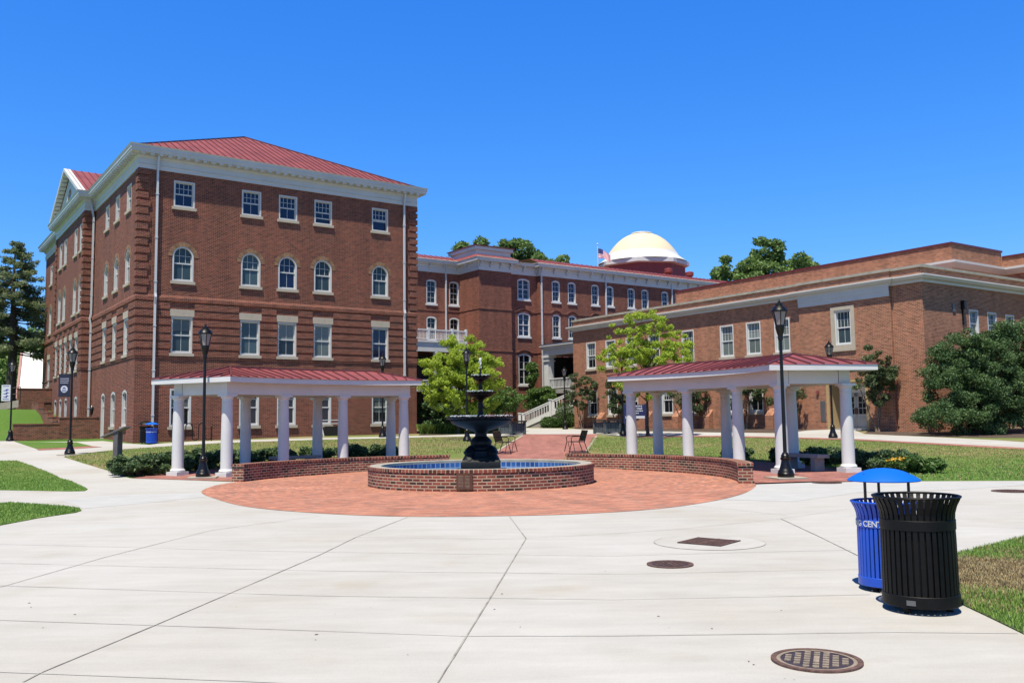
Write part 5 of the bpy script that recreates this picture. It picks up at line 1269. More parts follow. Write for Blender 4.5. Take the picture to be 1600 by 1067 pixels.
# banners
def banner(label, loc, mat, w_, h, kind):
    r = thing('banner', label, 'banner', loc, 0, 'banners on the lamp posts')
    mb = MB(); mb.box(-w_, 0, -.012, .012, 0, h); mb.build('cloth', mat, r)
    mb = MB(); mb.tube([(-w_ - .03, 0, h + .02), (.10, 0, h + .02)], .018, 8); mb.tube([(-w_ - .03, 0, -.02), (.10, 0, -.02)], .018, 8); mb.build('bracket', 'black', r)
    rng = random.Random(4)
    if kind == 'seal':
        mb = MB()
        for row, zz in enumerate((h - .20, h - .29, h - .38)):
            x = -w_ + .07
            while x < -.08:
                l = .022 + rng.random() * .02
                mb.box(x, x + l, -.016, -.0125, zz, zz + .045); x += l + .012
        mb.build('lettering', 'grey_letter', r)
        mb = MB(); mb.lathe([(.15, 0), (.0, 0)], 24); o = mb.build('seal', 'lettering', r); o.rotation_euler = (PI / 2, 0, 0); o.location = (-w_ / 2, -.0145, .30)
        mb = MB()
        for x in (-.08, -.04, 0, .04, .08): mb.box(-w_ / 2 + x - .008, -w_ / 2 + x + .008, -.019, -.0165, .22, .31)
        mb.box(-w_ / 2 - .1, -w_ / 2 + .1, -.019, -.0165, .2, .218)
        for k in range(6): a, b = PI * k / 6, PI * (k + 1) / 6; mb.face([(-w_ / 2 + .07 * math.cos(a), -.018, .33 + .06 * math.sin(a)), (-w_ / 2 + .07 * math.cos(b), -.018, .33 + .06 * math.sin(b)), (-w_ / 2, -.018, .33)])
        mb.build('seal_emblem', 'logo_blue', r)
    else:
        mb = MB()
        for zz in (.62, .42, .22):
            z = h * zz
            out_ = [(-.40, .02), (-.33, .035), (-.27, .045), (-.22, .10), (-.15, .12), (-.06, .08), (-.10, .06), (-.17, .05), (-.15, .0), (-.20, -.03), (-.24, .01), (-.33, .0)]
            cx0 = -w_ / 2 + .235
            mb.poly([(x, y) for x, y in out_], 0, .003)
            n = len(out_) * 2 + 0
            for i in range(len(mb.v) - (2 * len(out_) + 4 * len(out_)), len(mb.v)):
                x, y, q = mb.v[i]; mb.v[i] = (x + cx0, -.0135 - q, y + z)
        mb.box(-w_ + .08, -.08, -.016, -.0125, h * .90, h * .90 + .03); mb.box(-w_ + .08, -.08, -.016, -.0125, h * .09, h * .09 + .035)
        mb.build('emblem', 'logo_blue', r)
banner('navy banner with white lettering and round white seal on a lamp post', (-19.2 - .07, 39.1, .44 + 2.52), 'navy', .50, .93, 'seal')
banner('white banner with three blue emblems on the farthest left lamp post', (-29.0 - .07, 52.0, .87 + 2.3), 'lettering', .52, .93, 'logo')

# ================================================================= TRASH CANS
def can(name, label, loc, rz, mat, R0, H0, lid=False, group=None, text=None):
    r = thing(name, label, 'trash can', loc, rz, group); s = R0 / .32
    sl = [(.325, .10), (.325, .18), (.322, .60), (.318, .72), (.325, .80), (.345, .86), (.368, .90), (.380, .925)]
    sl = [(a * s, b * H0 / .925) for a, b in sl]; hz = H0 / .925
    nS = 38; mb = MB()
    for k in range(nS):
        a = 2 * PI * k / nS; c, sn = math.cos(a), math.sin(a); t = Vector((-sn, c, 0)); wd = .019 * s
        for (r0, z0), (r1, z1) in zip(sl, sl[1:]):
            p0, p1 = Vector((r0 * c, r0 * sn, z0)), Vector((r1 * c, r1 * sn, z1)); o = Vector((c, sn, 0)) * .006
            q = [p0 - t * wd, p0 + t * wd, p1 + t * wd, p1 - t * wd]
            mb.face([v + o for v in q]); mb.face([v - o for v in q][::-1]); mb.face([q[1] + o, q[1] - o, q[2] - o, q[2] + o]); mb.face([q[0] - o, q[0] + o, q[3] + o, q[3] - o])
    mb.build('slat', mat, r)
    mb = MB()
    mb.lathe([(.335 * s, .055 * hz), (.340 * s, .06 * hz), (.340 * s, .145 * hz), (.333 * s, .15 * hz), (.320 * s, .145 * hz), (.320 * s, .055 * hz), (.335 * s, .055 * hz)], 48)
    mb.build('band', mat, r, smooth=True); mb = MB()
    mb.lathe([(.328 * s, .665 * hz), (.334 * s, .67 * hz), (.334 * s, .745 * hz), (.327 * s, .75 * hz), (.314 * s, .745 * hz), (.314 * s, .665 * hz), (.328 * s, .665 * hz)], 48)
    mb.build('band', mat, r, smooth=True); mb = MB()
    rt = [(.382 * s + .012 * math.cos(t), .93 * hz + .010 * math.sin(t)) for t in [2 * PI * k / 8 for k in range(9)]]; mb.lathe(rt, 48)
    mb.build('rim', mat, r, smooth=True)
    mb = MB(); mb.lathe([(.01, .10), (.285 * s, .10), (.30 * s, .70 * hz), (.306 * s, .705 * hz), (.29 * s, .71 * hz), (.275 * s, .12), (.01, .12)], 40); mb.build('liner', 'black_can', r, smooth=True)
    for k in range(3):
        a = R_(90 + 120 * k); mb = MB(); mb.lathe([(.03, 0), (.03, .06), (.02, .10)], 10, (.24 * s * math.cos(a), .24 * s * math.sin(a))); mb.build('foot', 'black_can', r)
    if lid:
        zl = H0 + .195; rl = .415 * s
        pf = [(rl, zl), (rl + .004, zl + .008)] + [(rl * q, zl + .012 + .105 * (1 - q ** 2.2)) for q in (.96, .9, .8, .7, .6, .5, .4, .3, .2, .1, .003)]
        mb = MB(); mb.lathe(pf, 48); mb.lathe([(rl, zl), (rl * .8, zl + .03), (.3 * rl, zl + .085), (.01, zl + .09)], 48); mb.build('lid', 'blue_lid', r, smooth=True, angle=50)
        for k in range(3):
            a = R_(200 + 120 * k); c, sn = math.cos(a), math.sin(a); mb = MB(); mb.tube([(.285 * s * c, .285 * s * sn, .5 * H0), (.285 * s * c, .285 * s * sn, zl + .07)], .014, 8); mb.build('post', 'brown_post', r)
    if text:
        text_mesh(text[0], text[1], 'lettering', 'lettering', r, depth=.001, bend=(.3375 * s, text[2])).location = (0, 0, .707 * hz)
    return r
cb = G(1440, 953); can('trash_can', 'black slatted metal trash can with flared rim, nearest in front', (cb[0], cb[1], .006), 0.1, 'black_can', .282, .925, group='slatted trash cans')
c2 = G(1389, 921)
ang0 = math.atan2(-c2[1], -c2[0])
can('recycling_bin', 'blue slatted recycling bin with domed lid, partly behind the black trash can', (c2[0], c2[1], .006), 0, 'blue', .247, .80, lid=True, group='slatted trash cans', text=('RECYCLING CENTER', .074, ang0 - R_(64)))
mb = MB(); st = mb.box(-.035, .035, -.002, .0, -.02, .02)
stk = mb.build('sticker', 'grey_metal'); 
stk.parent = [o for o in bpy.data.objects if o.name == 'trash_can'][0]
aa = math.atan2(-cb[1], -cb[0]) - .1 + R_(-14); stk.location = (.303 * math.cos(aa), .303 * math.sin(aa), .10); stk.rotation_euler = (0, 0, aa + PI / 2)
pL = G(222, 694)
can('trash_can', 'black trash can beside the brick corner of the hall, next to a small blue bin', (pL[0] - .05, pL[1] + .6, pL[2] + .01), 0.5, 'black_can', .30, .90, group='slatted trash cans')
mb = MB(); mb.lathe([(.40, 1.02), (.38, 1.05), (.22, 1.16), (.01, 1.2)], 24); mb.tube([(.24, 0, .9), (.24, 0, 1.06)], .02, 6); mb.tube([(-.24, 0, .9), (-.24, 0, 1.06)], .02, 6)
bl_ = mb.build('lid', 'black_can', smooth=True); bl_.parent = [o for o in bpy.data.objects if o.name.startswith('trash_can.')][0]
can('recycling_bin', 'small blue recycling bin with blue lid at the corner of the brick hall', (pL[0] + .42, pL[1] + .15, pL[2] + .01), 0.3, 'blue', .26, .80, lid=True, group='slatted trash cans', text=('RECYCLING CENTER', .076, R_(-100)))
# ================================================================= MANHOLES / GRATES
def manhole(label, p, R0, rz, kind):
    r = thing('manhole_cover', label, 'manhole cover', (p[0], p[1], zt(p[0], p[1]) + .008), rz, 'iron covers in the plaza')
    mb = MB(); mb.lathe([(R0, .0), (R0, .012), (R0 - .035, .012), (R0 - .035, .004)], 56); mb.build('ring', 'rust', r)
    mb = MB(); mb.lathe([(R0 - .036, .009), (R0 * .79, .009)], 56); mb.build('rim_plate', 'rust_pale' if kind == 'big' else 'rust', r)
    mb = MB(); mb.lathe([(R0 * .80, .006), (.001, .006)], 48); mb.build('recess', 'rust_dark', r)
    mb = MB(); Ri = R0 * .77; st = R0 * .205
    n = 4
    for i in range(-n, n + 1):
        for j in range(-n, n + 1):
            x, y = i * st, j * st
            if math.hypot(x, y) < Ri - st * .3 and not (abs(i) == 0 and abs(j) <= 1): mb.box(x - st * .33, x + st * .33, y - st * .21, y + st * .21, .006, .014)
    mb.box(-st * .30, st * .30, -st * 1.35, st * 1.35, .006, .0135); mb.build('tread_stud', 'rust_pale' if kind == 'big' else 'rust', r)
manhole('large round rusty manhole cover nearest the camera at lower right', G(1276, 1034), .290, -.35, 'big')
manhole('round rusty manhole cover beyond the nearest one, left of the square grate', G(1047, 883), .255, .15, 'small')
manhole('distant dark manhole cover at the right edge by the lawn', G(1582, 768), .40, .2, 'small')
manhole('small far manhole cover in front of the right pergola lamp', G(1292, 754.8), .35, .2, 'small')
g_ = G(1108, 848); r = thing('square_drain_grate', 'square iron drain grate turned diagonally inside a round concrete patch', 'drain grate', (g_[0], g_[1], .0065), R_(45) + .12)
mb = MB(); mb.lathe([(.70, .004), (.0, .004)], 56); mb.build('concrete_patch', 'concrete', r); mb = MB(); mb.lathe([(.712, .0035), (.698, .0046)], 56); mb.build('patch_joint', 'joint', r)
mb = MB(); mb.box(-.30, .30, -.30, .30, .004, .0085); mb.build('frame', 'rust_dark', r)
mb = MB()
for k in range(9): mb.box(-.27 + k * .0675 - .014, -.27 + k * .0675 + .014, -.28, .28, .0086, .018)
for q in (-.29, 0, .29): mb.box(-.30, .30, q - .012, q + .012, .0087, .0185)
mb.build('bar', 'rust', r)

# ================================================================= INTERPRETIVE SIGN, HALL SIGN, RACK, BENCHES, PLANTERS
q = G(180, 722); r = thing('interpretive_sign', 'slanted information panel on two grey posts on the left lawn', 'sign', (q[0], q[1], q[2]), R_(12))
mb = MB()
for (x, y) in ((0, 0), (-.05, 1.0)): pass
for (x, y) in ((0, 0), (-.05, 1.0)):
    mb = MB(); mb.box(x - .08, x + .08, y - .08, y + .08, -.05, 1.18 + .05); mb.build('post', 'grey_wood', r)
mt = Matrix.Translation((-.08, .5, 1.13)) @ Matrix.Rotation(-R_(24), 4, 'Y')
mb = MB(); mb.box(-.48, .46, -.62, .62, 0, .05, mt); mb.build('panel', 'grey_wood', r)
mb = MB(); mb.box(-.44, .42, -.58, .58, .051, .058, mt); mb.build('panel_face', 'light_stone', r)
q = G(996, 672); q = RBp(18.2, -3.0)
r = thing('hall_sign', 'navy and white building name sign in front of the right building', 'sign', (6.35, 61.0, .93), R_(0))
q = G(1004, 672)
r.location = (7.72, 57.0, .9)
mb = MB(); mb.box(-.62, .62, -.04, .04, .94, 1.64); mb.build('panel', 'navy_sign', r)
mb = MB(); mb.box(-.62, .62, -.045, .045, .78, .935); mb.build('lower_panel', 'lettering', r)
for x in (-.66, .66): mb = MB(); mb.box(x - .05, x + .05, -.05, .05, -.02, 1.70); mb.build('post', 'navy_sign', r)
t_ = text_mesh('Hall', .22, 'lettering', 'lettering', r, depth=.004); t_.location = (.28, -.046, 1.40)
mb = MB(); rng = random.Random(8)
for zz, x1 in ((1.53, .45), (1.22, .45), (1.08, .2)):
    x = -.52
    while x < x1:
        l = .05 + rng.random() * .05; mb.box(x, x + l, -.048, -.0405, zz, zz + .06); x += l + .025
mb.build('small_lettering', 'lettering', r)
# bike rack
r = thing('bike_rack', 'dark wave-shaped bicycle rack before the brick hall', 'bike rack', Lm @ Vector((2.7, -1.0, .78)), YA)
mb = MB(); pts = []
for k in range(2 * 3):
    x0 = -.95 + k * .34
    for t in range(9):
        a = PI * t / 8
        if k % 2 == 0: pts.append((x0 + .17 - .17 * math.cos(a), 0, .78 + .17 * math.sin(a)))
        else: pts.append((x0 + .17 - .17 * math.cos(a), 0, .22 - .17 * math.sin(a)))
pts = [(-.95, 0, -.05)] + pts + [(-.95 + 6 * .34, 0, .78), (-.95 + 6 * .34, 0, -.05)]
mb.tube(pts, .028, 8); mb.build('rail', 'black', r, smooth=True)
# white tubular stand
r = thing('display_stand', 'white tubular stand with a dark panel leaning by the brick hall behind the left pergola', 'stand', Lm @ Vector((10.85, -.75, .84)), YA + .1)
mb = MB()
for x, lean in ((-.62, .12), (.62, .12)): mb.bar((x, -.25, 0), (x - .1, .0, .98), .05); mb.bar((x, .25, 0), (x - .1, .0, .98), .05)
mb.bar((-.72, 0, .98), (.56, 0, .98), .05); mb.bar((-.68, -.1, .78), (.58, -.1, .78), .05); mb.build('frame', 'white', r)
mb = MB(); mb.box(-.52, .55, -.14, -.11, .06, .62); mb.build('panel', 'shade_and_panel', r)
# metal benches
def bench(label, loc, rz, first=None):
    if first: return dup(first, loc, rz, label)
    r = thing('metal_bench', label, 'bench', loc, rz, 'dark metal benches by the brick path')
    L = 1.5
    mb = MB()
    for k in range(26): x = -L / 2 + L * (k + .5) / 26; mb.box(x - .018, x + .018, -.24, .24, .425, .437)
    mb.bar((-L / 2, -.25, .43), (L / 2, -.25, .43), .03); mb.bar((-L / 2, .25, .43), (L / 2, .25, .43), .03); mb.build('seat', 'seat_sky_sheen', r)
    mb = MB()
    for k in range(26): x = -L / 2 + L * (k + .5) / 26; mb.bar((x, .26, .46), (x, .38, .86), .034, .010, up=(0, 1, 0))
    mb.bar((-L / 2, .385, .87), (L / 2, .385, .87), .035); mb.build('backrest', 'black', r)
    for sx in (-L / 2, L / 2):
        mb = MB(); mb.tube([(sx, -.36, 0), (sx, -.25, .42)], .016, 6); mb.tube([(sx, .40, 0), (sx, .25, .42)], .016, 6); mb.tube([(sx, -.12, 0), (sx, -.2, .42)], .012, 6)
        mb.tube([(sx, -.25, .42), (sx, -.27, .60), (sx, -.20, .655), (sx, .20, .655), (sx, .31, .64)], .016, 6); mb.tube([(sx, .25, .42), (sx, .39, .88)], .018, 6); mb.build('side_frame', 'black', r, smooth=True)
    return r
zb_ = lambda x, y: zt(x, y) + .016
b1 = bench('dark metal bench at the right edge of the brick path facing left', (2.5, 36.4, zb_(2.5, 36.4)), R_(-86))
pB = G(789, 705); bench('dark metal bench at the left edge of the brick path, beside the fountain pedestal', (-.32, 36.6, zb_(-.32, 36.6)), R_(80), b1)
# planters
def planter(label, loc, rz, first=None):
    if first: return dup(first, loc, rz, label)
    r = thing('wooden_planter', label, 'planter', loc, rz, 'slate coloured planter boxes')
    mb = MB(); mb.box(-.48, .48, -.48, .48, .06, .66)
    for a in (-1, 1):
        for b in (-1, 1): mb.box(a * .5 - .06, a * .5 + .06, b * .5 - .06, b * .5 + .06, 0, .70)
    for k in range(5):
        x = -.36 + k * .18
        for s_ in (-1, 1): mb.box(x - .07, x + .07, s_ * .48 - .015, s_ * .48 + .015, .1, .62); mb.box(s_ * .48 - .015, s_ * .48 + .015, x - .07, x + .07, .1, .62)
    mb.build('box', 'slate', r); mb = MB(); mb.box(-.6, .6, -.6, .6, .70, .79); mb.build('lid', 'slate_dark', r); return r
pl1 = planter('slate coloured wooden planter box left of the brick path end', (-.05, 51.5, zt(0, 51.5) + .01), R_(38))
planter('slate coloured wooden planter box right of the brick path end', (5.3, 51.0, zt(0, 51) + .01), R_(30), pl1)

# ================================================================= VEGETATION
def leaves(rng, cen, rad, n, size, flat=0.0, shell=0.55, aspect=1.6, up=0.3):
    """quads scattered in clumps: cen (k,3), rad (k,3)"""
    k = rng.choice(len(cen), n, p=(rad.prod(1) ** (2 / 3)) / (rad.prod(1) ** (2 / 3)).sum())
    d = rng.normal(size=(n, 3)); d /= np.linalg.norm(d, axis=1)[:, None]
    r_ = shell + (1 - shell) * rng.random(n) ** 0.6; r_ = np.where(rng.random(n) < .25, rng.random(n) ** .5, r_)
    r_ *= 1 + rng.normal(size=n) * .10
    P = cen[k] + d * rad[k] * r_[:, None]
    nn = rng.normal(size=(n, 3)) + d * .6; nn[:, 2] += up; nn /= np.linalg.norm(nn, axis=1)[:, None]
    t = np.cross(nn, rng.normal(size=(n, 3))); t /= np.linalg.norm(t, axis=1)[:, None]; b = np.cross(nn, t)
    s = size * (0.6 + 0.8 * rng.random(n))[:, None]
    v = np.stack([P - t * s * aspect * .5, P - b * s * .42, P + t * s * aspect * .5, P + b * s * .42], 1).reshape(-1, 3)
    return v
def quads(nv): return np.arange(nv).reshape(-1, 4)
def trunk_limbs(root, base, top, r0, cens, rng, mat='bark', nl=14, start=.35, multi=1):
    mb = MB(); base = Vector(base); top = Vector(top)
    axes = []
    for m_ in range(multi):
        off = Vector((rng.normal() * .25, rng.normal() * .25, 0)) if multi > 1 else Vector((0, 0, 0))
        tp = top + off * 4; pts = []
        for i in range(9):
            t = i / 8; j = Vector((rng.normal(), rng.normal(), 0)) * r0 * .35 * (0 if i == 0 else 1); pts.append((base + off * .3).lerp(tp, t) + j)
        rr = [r0 / (multi ** .5) * (1.35 if i == 0 else 1) * (1 - .8 * i / 8) for i in range(9)]
        mb.tube(pts, rr, 9); axes.append((pts, rr))
    idx = rng.permutation(len(cens))[:nl]
    for q in idx:
        pts, rr = axes[rng.integers(len(axes))]; c = Vector(cens[q]); H = (c.z - base.z) / max(.1, (top.z - base.z))
        t = max(start, min(.9, H * .72 - .05 * rng.random())); i = min(7, int(t * 8)); a = pts[i].lerp(pts[i + 1], t * 8 - i); ra = rr[i] * .5
        mid = a.lerp(c, .5) + Vector((rng.normal() * .12, rng.normal() * .12, .12 * (c - a).length)); mb.tube([a, a.lerp(mid, .5) + Vector((0, 0, .03)), mid, c], [ra, ra * .75, ra * .5, ra * .2], 6)
    return mb.build('trunk', mat, root, smooth=True, angle=80)
def tree(name, label, base, clumps, n, size, mat, r0, top, bark='bark', seed=1, cat='tree', nl=14, multi=1, **kw):
    rng = np.random.default_rng(seed); r = thing(name, label, cat, base)
    cen = np.array([c[:3] for c in clumps], float); rad = np.array([c[3:6] if len(c) > 4 else (c[3],) * 3 for c in clumps], float)
    v = leaves(rng, cen, rad, n, size, **kw); fastmesh('crown', v, quads(len(v)), mat, r)
    trunk_limbs(r, (0, 0, -.1), top, r0, cen, rng, bark, nl, multi=multi); return r
def clump_cloud(seed, n, c, R3, rr, hole=0.0, cone=0):
    rng = np.random.default_rng(seed); out_ = []
    while len(out_) < n:
        d = rng.normal(size=3); d /= np.linalg.norm(d); q = rng.random() ** .45; p = d * q
        if cone: sc_ = 1 - cone * (p[2] * .5 + .5); p = np.array([p[0] * sc_, p[1] * sc_, p[2]])
        s = rr * (0.65 + 0.7 * rng.random()); out_.append((c[0] + p[0] * R3[0], c[1] + p[1] * R3[1], c[2] + p[2] * R3[2], s, s, s * .7))
    return out_
# lime-green street trees
tree('lime_tree', 'bright yellow-green tree between the brick hall and the fountain', (-3.3, 54, .9), clump_cloud(11, 300, (.35, 0, 3.4), (2.85, 2.3, 2.6), .30, cone=.12), 52000, .08, 'leaf_lime', .10, (.1, 0, 4.6), seed=11, nl=26, shell=.1, up=.7)
tree('lime_tree', 'bright yellow-green tree behind the left end of the right pergola', (7.05, 47.2, .72), clump_cloud(12, 200, (0, 0, 4.3), (2.65, 2.2, 2.4), .24, cone=.1), 25000, .075, 'leaf_lime', .085, (0, 0, 5.4), seed=12, nl=34, shell=.1, up=.7)
# evergreen shrubs and understorey between the hall and the lime tree
def bush(name, label, loc, clumps, n, size, mat, cat='shrub', seed=1, group=None, stems=True, **kw):
    rng = np.random.default_rng(seed); r = thing(name, label, cat, loc, 0, group)
    cen = np.array([c[:3] for c in clumps], float); rad = np.array([c[3:6] if len(c) > 4 else (c[3],) * 3 for c in clumps], float)
    v = leaves(rng, cen, rad, n, size, **kw); fastmesh('foliage', v, quads(len(v)), mat, r)
    mb = MB()
    for q in rng.permutation(len(cen))[:10]: c = cen[q]; mb.tube([(c[0] * .15, c[1] * .15, -.05), (c[0] * .6, c[1] * .6, c[2] * .5), tuple(c)], [.05, .03, .012], 5)
    mb.build('stem', 'bark', r); return r
bush('evergreen_shrub', 'dark evergreen shrub against the right corner of the brick hall', (-5.0, 58.5, .9), clump_cloud(21, 50, (.2, 0, 1.7), (1.25, 1.0, 1.7), .35), 11000, .10, 'leaf_holly', seed=21)
bush('leafy_shrub', 'mid-green rounded shrub under the bright lime tree', (-3.2, 55.5, .9), clump_cloud(22, 14, (0, 0, .85), (1.1, .8, .6), .4), 6000, .10, 'leaf_green', seed=22)
bush('leafy_tree', 'spreading mid-green small tree right of the bright lime tree', (-1.3, 60.5, .95), clump_cloud(23, 50, (.3, 0, 2.1), (1.7, 1.2, 1.1), .35), 9000, .10, 'leaf_green', 'tree', seed=23)
bush('leafy_tree', 'green leafy shrub mass against the rear hall above the stair foot', (3.0, 80.6, 1.05), clump_cloud(24, 50, (-.1, .3, 2.6), (1.9, .6, 1.1), .4), 9000, .12, 'leaf_green', 'shrub', seed=24)
bush('climbing_shrub', 'narrow green shrub climbing the rear hall wall left of the porch', (1.5, 81.6, 1.05), clump_cloud(29, 14, (.3, 0, 4.6), (.6, .4, 1.8), .4), 3500, .12, 'leaf_green', 'shrub', seed=29)
bush('boxwood_ball', 'clipped round boxwood at the foot of the white stair', (3.0, 74.6, 1.0), [(0, 0, .42, .75, .7, .52), (.5, .1, .35, .5, .5, .4)], 5000, .07, 'leaf_box', seed=25, shell=.85)
bush('boxwood_column', 'taller clipped boxwood beside the small lamp at the stair', (4.3, 74.8, 1.0), [(0, 0, 1.0, .75, .7, 1.15), (.3, 0, .6, .7, .7, .6)], 5500, .07, 'leaf_box', seed=26, shell=.85)
# liriope / low perennials
def tufts(name, label, region, n, h, mat, seed, cat='ground cover'):
    rng = np.random.default_rng(seed); V = []
    for _ in range(n):
        x, y = region(rng); z = zt(x, y); a = rng.random() * 2 * PI; l = h * (.5 + .7 * rng.random()); o = l * (.3 + .5 * rng.random()); w2 = .012 + .01 * rng.random()
        c, s = math.cos(a), math.sin(a); V += [(x - s * w2, y + c * w2, z), (x + s * w2, y - c * w2, z), (x + c * o * .6 + s * w2 * .7, y + s * o * .6 - c * w2 * .7, z + l * .8), (x + c * o, y + s * o, z + l)]
    o = fastmesh(name, V, quads(len(V)), mat); tag(o, label, cat, kind='stuff'); return o
tufts('liriope_bed', 'yellow-green strap-leaved ground cover along the walk', lambda g: ((lambda u, v: (u, v))(-5.6 + 5.0 * g.random(), 54.5 + g.random() * 1.2)), 9000, .55, 'leaf_liriope', 31)
# junipers around pergolas
rj = np.random.default_rng(40)
JL = [(154.5, 12.2, 1.0), (151, 12.9, .8), (147.5, 12.6, .95), (144, 12.5, .95), (140, 12.6, 1.0), (134, 12.6, .8), (128, 12.6, .75), (121, 12.7, .7), (115, 12.6, .75), (109, 12.6, .6)]
for i, (d, rr, s) in enumerate(JL):
    p = pol(rr, d); z = zt(p[0], p[1])
    bush('juniper', ['spreading juniper', 'low juniper'][i % 2] + f', {["first", "second", "third", "fourth", "fifth", "sixth", "seventh", "eighth", "ninth", "tenth"][i]} from the left behind the left pergola', (p[0], p[1], z), clump_cloud(41 + i, 34, (0, 0, .34 * s), (1.0 * s, .8 * s, .26 * s), .17), 6500, .06, 'leaf_juniper', seed=50 + i, group='junipers around the pergolas', up=.6, aspect=2.4)
JR = [(7.2, 12.5, .62), (13.5, 12.5, .85), (19, 12.4, .85), (27, 12.6, .8), (35, 12.6, .65), (44, 12.7, .55)]
for i, (d, rr, s) in enumerate(JR):
    p = pol(rr, d); z = zt(p[0], p[1])
    bush('juniper', f'dark juniper, {["first", "second", "third", "fourth", "fifth", "sixth"][i]} from the right behind the right pergola', (p[0], p[1], z), clump_cloud(61 + i, 30, (0, 0, .36 * s), (.9 * s, .85 * s, .28 * s), .17), 6000, .06, 'leaf_juniper' if i else 'leaf_box', seed=70 + i, group='junipers around the pergolas', up=.6, aspect=2.4)
p = G(1410, 738); fb = bush('flowering_perennial', 'small clump of yellow flowers beside the right pergola', (p[0], p[1], 0), [(0, 0, .22, .42, .3, .16)], 1500, .05, 'leaf_box', 'flowers', seed=81)
rng = np.random.default_rng(82); v = leaves(rng, np.array([[0, 0, .36]]), np.array([[.42, .3, .08]]), 260, .055, up=1.5, aspect=1.0); fastmesh('flower_head', v, quads(len(v)), 'flower', fb)
# big hollies at right
ZH = .62
bush('large_holly', 'huge dark green evergreen shrub covering the near corner of the right building', (22.9, 45.0, ZH), clump_cloud(90, 230, (.2, .3, 2.6), (3.5, 2.0, 2.7), .38, cone=.45) + clump_cloud(91, 50, (1.3, 0, 4.4), (1.6, 1.0, 1.3), .30) + clump_cloud(96, 30, (-1.0, -.6, .9), (2.1, 1.2, .7), .36), 85000, .068, 'leaf_holly', seed=90, aspect=1.5)
bush('large_holly', 'second huge dark evergreen shrub cut off by the right edge of the picture', (27.2, 46.8, ZH), clump_cloud(92, 170, (0, .3, 3.1), (3.4, 2.0, 2.9), .42, cone=.15), 50000, .075, 'leaf_holly', seed=92, aspect=1.5)
# crape myrtles in front of the long wall
for i, (s, a_, h, rx, lb, n) in enumerate(((-1.95, -1.05, 4.8, 1.2, 'slender crape myrtle between the tan doorway and the large holly', 9000), (4.0, -1.05, 3.3, 1.3, 'crape myrtle behind the columns of the right pergola, nearest the doorway', 5000), (7.3, -1.05, 4.3, 1.4, 'crape myrtle rising above the red roof of the right pergola', 5500),
                                       (12.0, -1.05, 3.4, 1.3, 'crape myrtle behind the middle of the right pergola', 5000), (19.6, -1.05, 3.9, 1.3, 'crape myrtle left of the right lime tree', 6500), (23.6, -1.05, 4.4, 1.4, 'crape myrtle at the far end of the long brick wall', 7000))):
    p = RBp(s, a_); z = zt(*p)
    tree('crape_myrtle', lb, (p[0], p[1], z), clump_cloud(100 + i, 60, (0, 0, h * .64), (rx, rx * .7, h * .36), .22), n, .075, 'leaf_myrtle', .09, (0, 0, h * .8), bark='bark_pale', seed=100 + i, nl=16, multi=3)
# background trees
for lb, loc, cl, n in (('broad dark green tree behind the roof of the rear hall', (-1.4, 118, 1.1), clump_cloud(120, 260, (0, 0, 18.4), (10.2, 4, 6.0), .9, cone=.0), 52000),
                       ('large green tree behind the long parapet of the right building', (34.3, 118, 1.1), clump_cloud(121, 210, (0, 0, 16.6), (8.6, 4, 7.4), .95, cone=.0), 46000)):
    tree('broadleaf_tree', lb, loc, cl, n, .30, 'leaf_back', .5, (0, 0, 19), seed=len(lb), nl=20)
# tall conifer at left
def conifer(name, label, base, H0, r0, seed, n, R0, lo=.22):
    rng = np.random.default_rng(seed); r = thing(name, label, 'tree', base); mb = MB()
    mb.tube([(0, 0, -.2), (.1, 0, H0 * .4), (-.05, 0, H0 * .75), (0, 0, H0)], [r0, r0 * .7, r0 * .3, .03], 10); cen = []; rad = []
    nb = 130
    for k in range(nb):
        t = lo + (1 - lo) * (k / nb); z = H0 * t; L = R0 * (1 - t) ** .85 * (.45 + .6 * rng.random()) + .25; a = rng.random() * 2 * PI; dz = L * (.05 - .25 * (1 - t)) + rng.normal() * .15
        e = np.array([math.cos(a) * L, math.sin(a) * L, z + dz]); mb.tube([(0, 0, z), tuple(e * [.5, .5, 1] + [0, 0, .15 * L * .3]), tuple(e)], [.09 * (1 - t) + .02, .05 * (1 - t) + .012, .01], 5)
        for q in (.45, .7, .95): cen.append([e[0] * q, e[1] * q, z + dz * q]); rad.append([.80 * (1.1 - t * .8), .80 * (1.1 - t * .8), .42 * (1.1 - t * .6)])
    v = leaves(rng, np.array(cen), np.array(rad), n, .10, up=.4, aspect=2.0, shell=.1); fastmesh('crown', v, quads(len(v)), 'leaf_pine', r); mb.build('trunk', 'bark', r)
conifer('hemlock_tree', 'tall airy dark conifer at the far left edge beside the brick hall', (-41.4, 74, 2.6), 14.4, .45, 130, 56000, 8.6, lo=.36)
tree('broadleaf_tree', 'low green tree behind the conifer at the far left', (-58, 100, 1.5), clump_cloud(131, 30, (2, 0, 6), (8, 3, 4.5), 1.6), 9000, .4, 'leaf_back', .4, (0, 0, 7), seed=131)
tree('broadleaf_tree', 'green tree glimpsed beyond the conifer trunk at the left edge', (-66, 112, 1.5), clump_cloud(132, 30, (2, 0, 8), (7, 3, 6.5), 1.8), 9000, .45, 'leaf_back', .4, (0, 0, 9), seed=132)

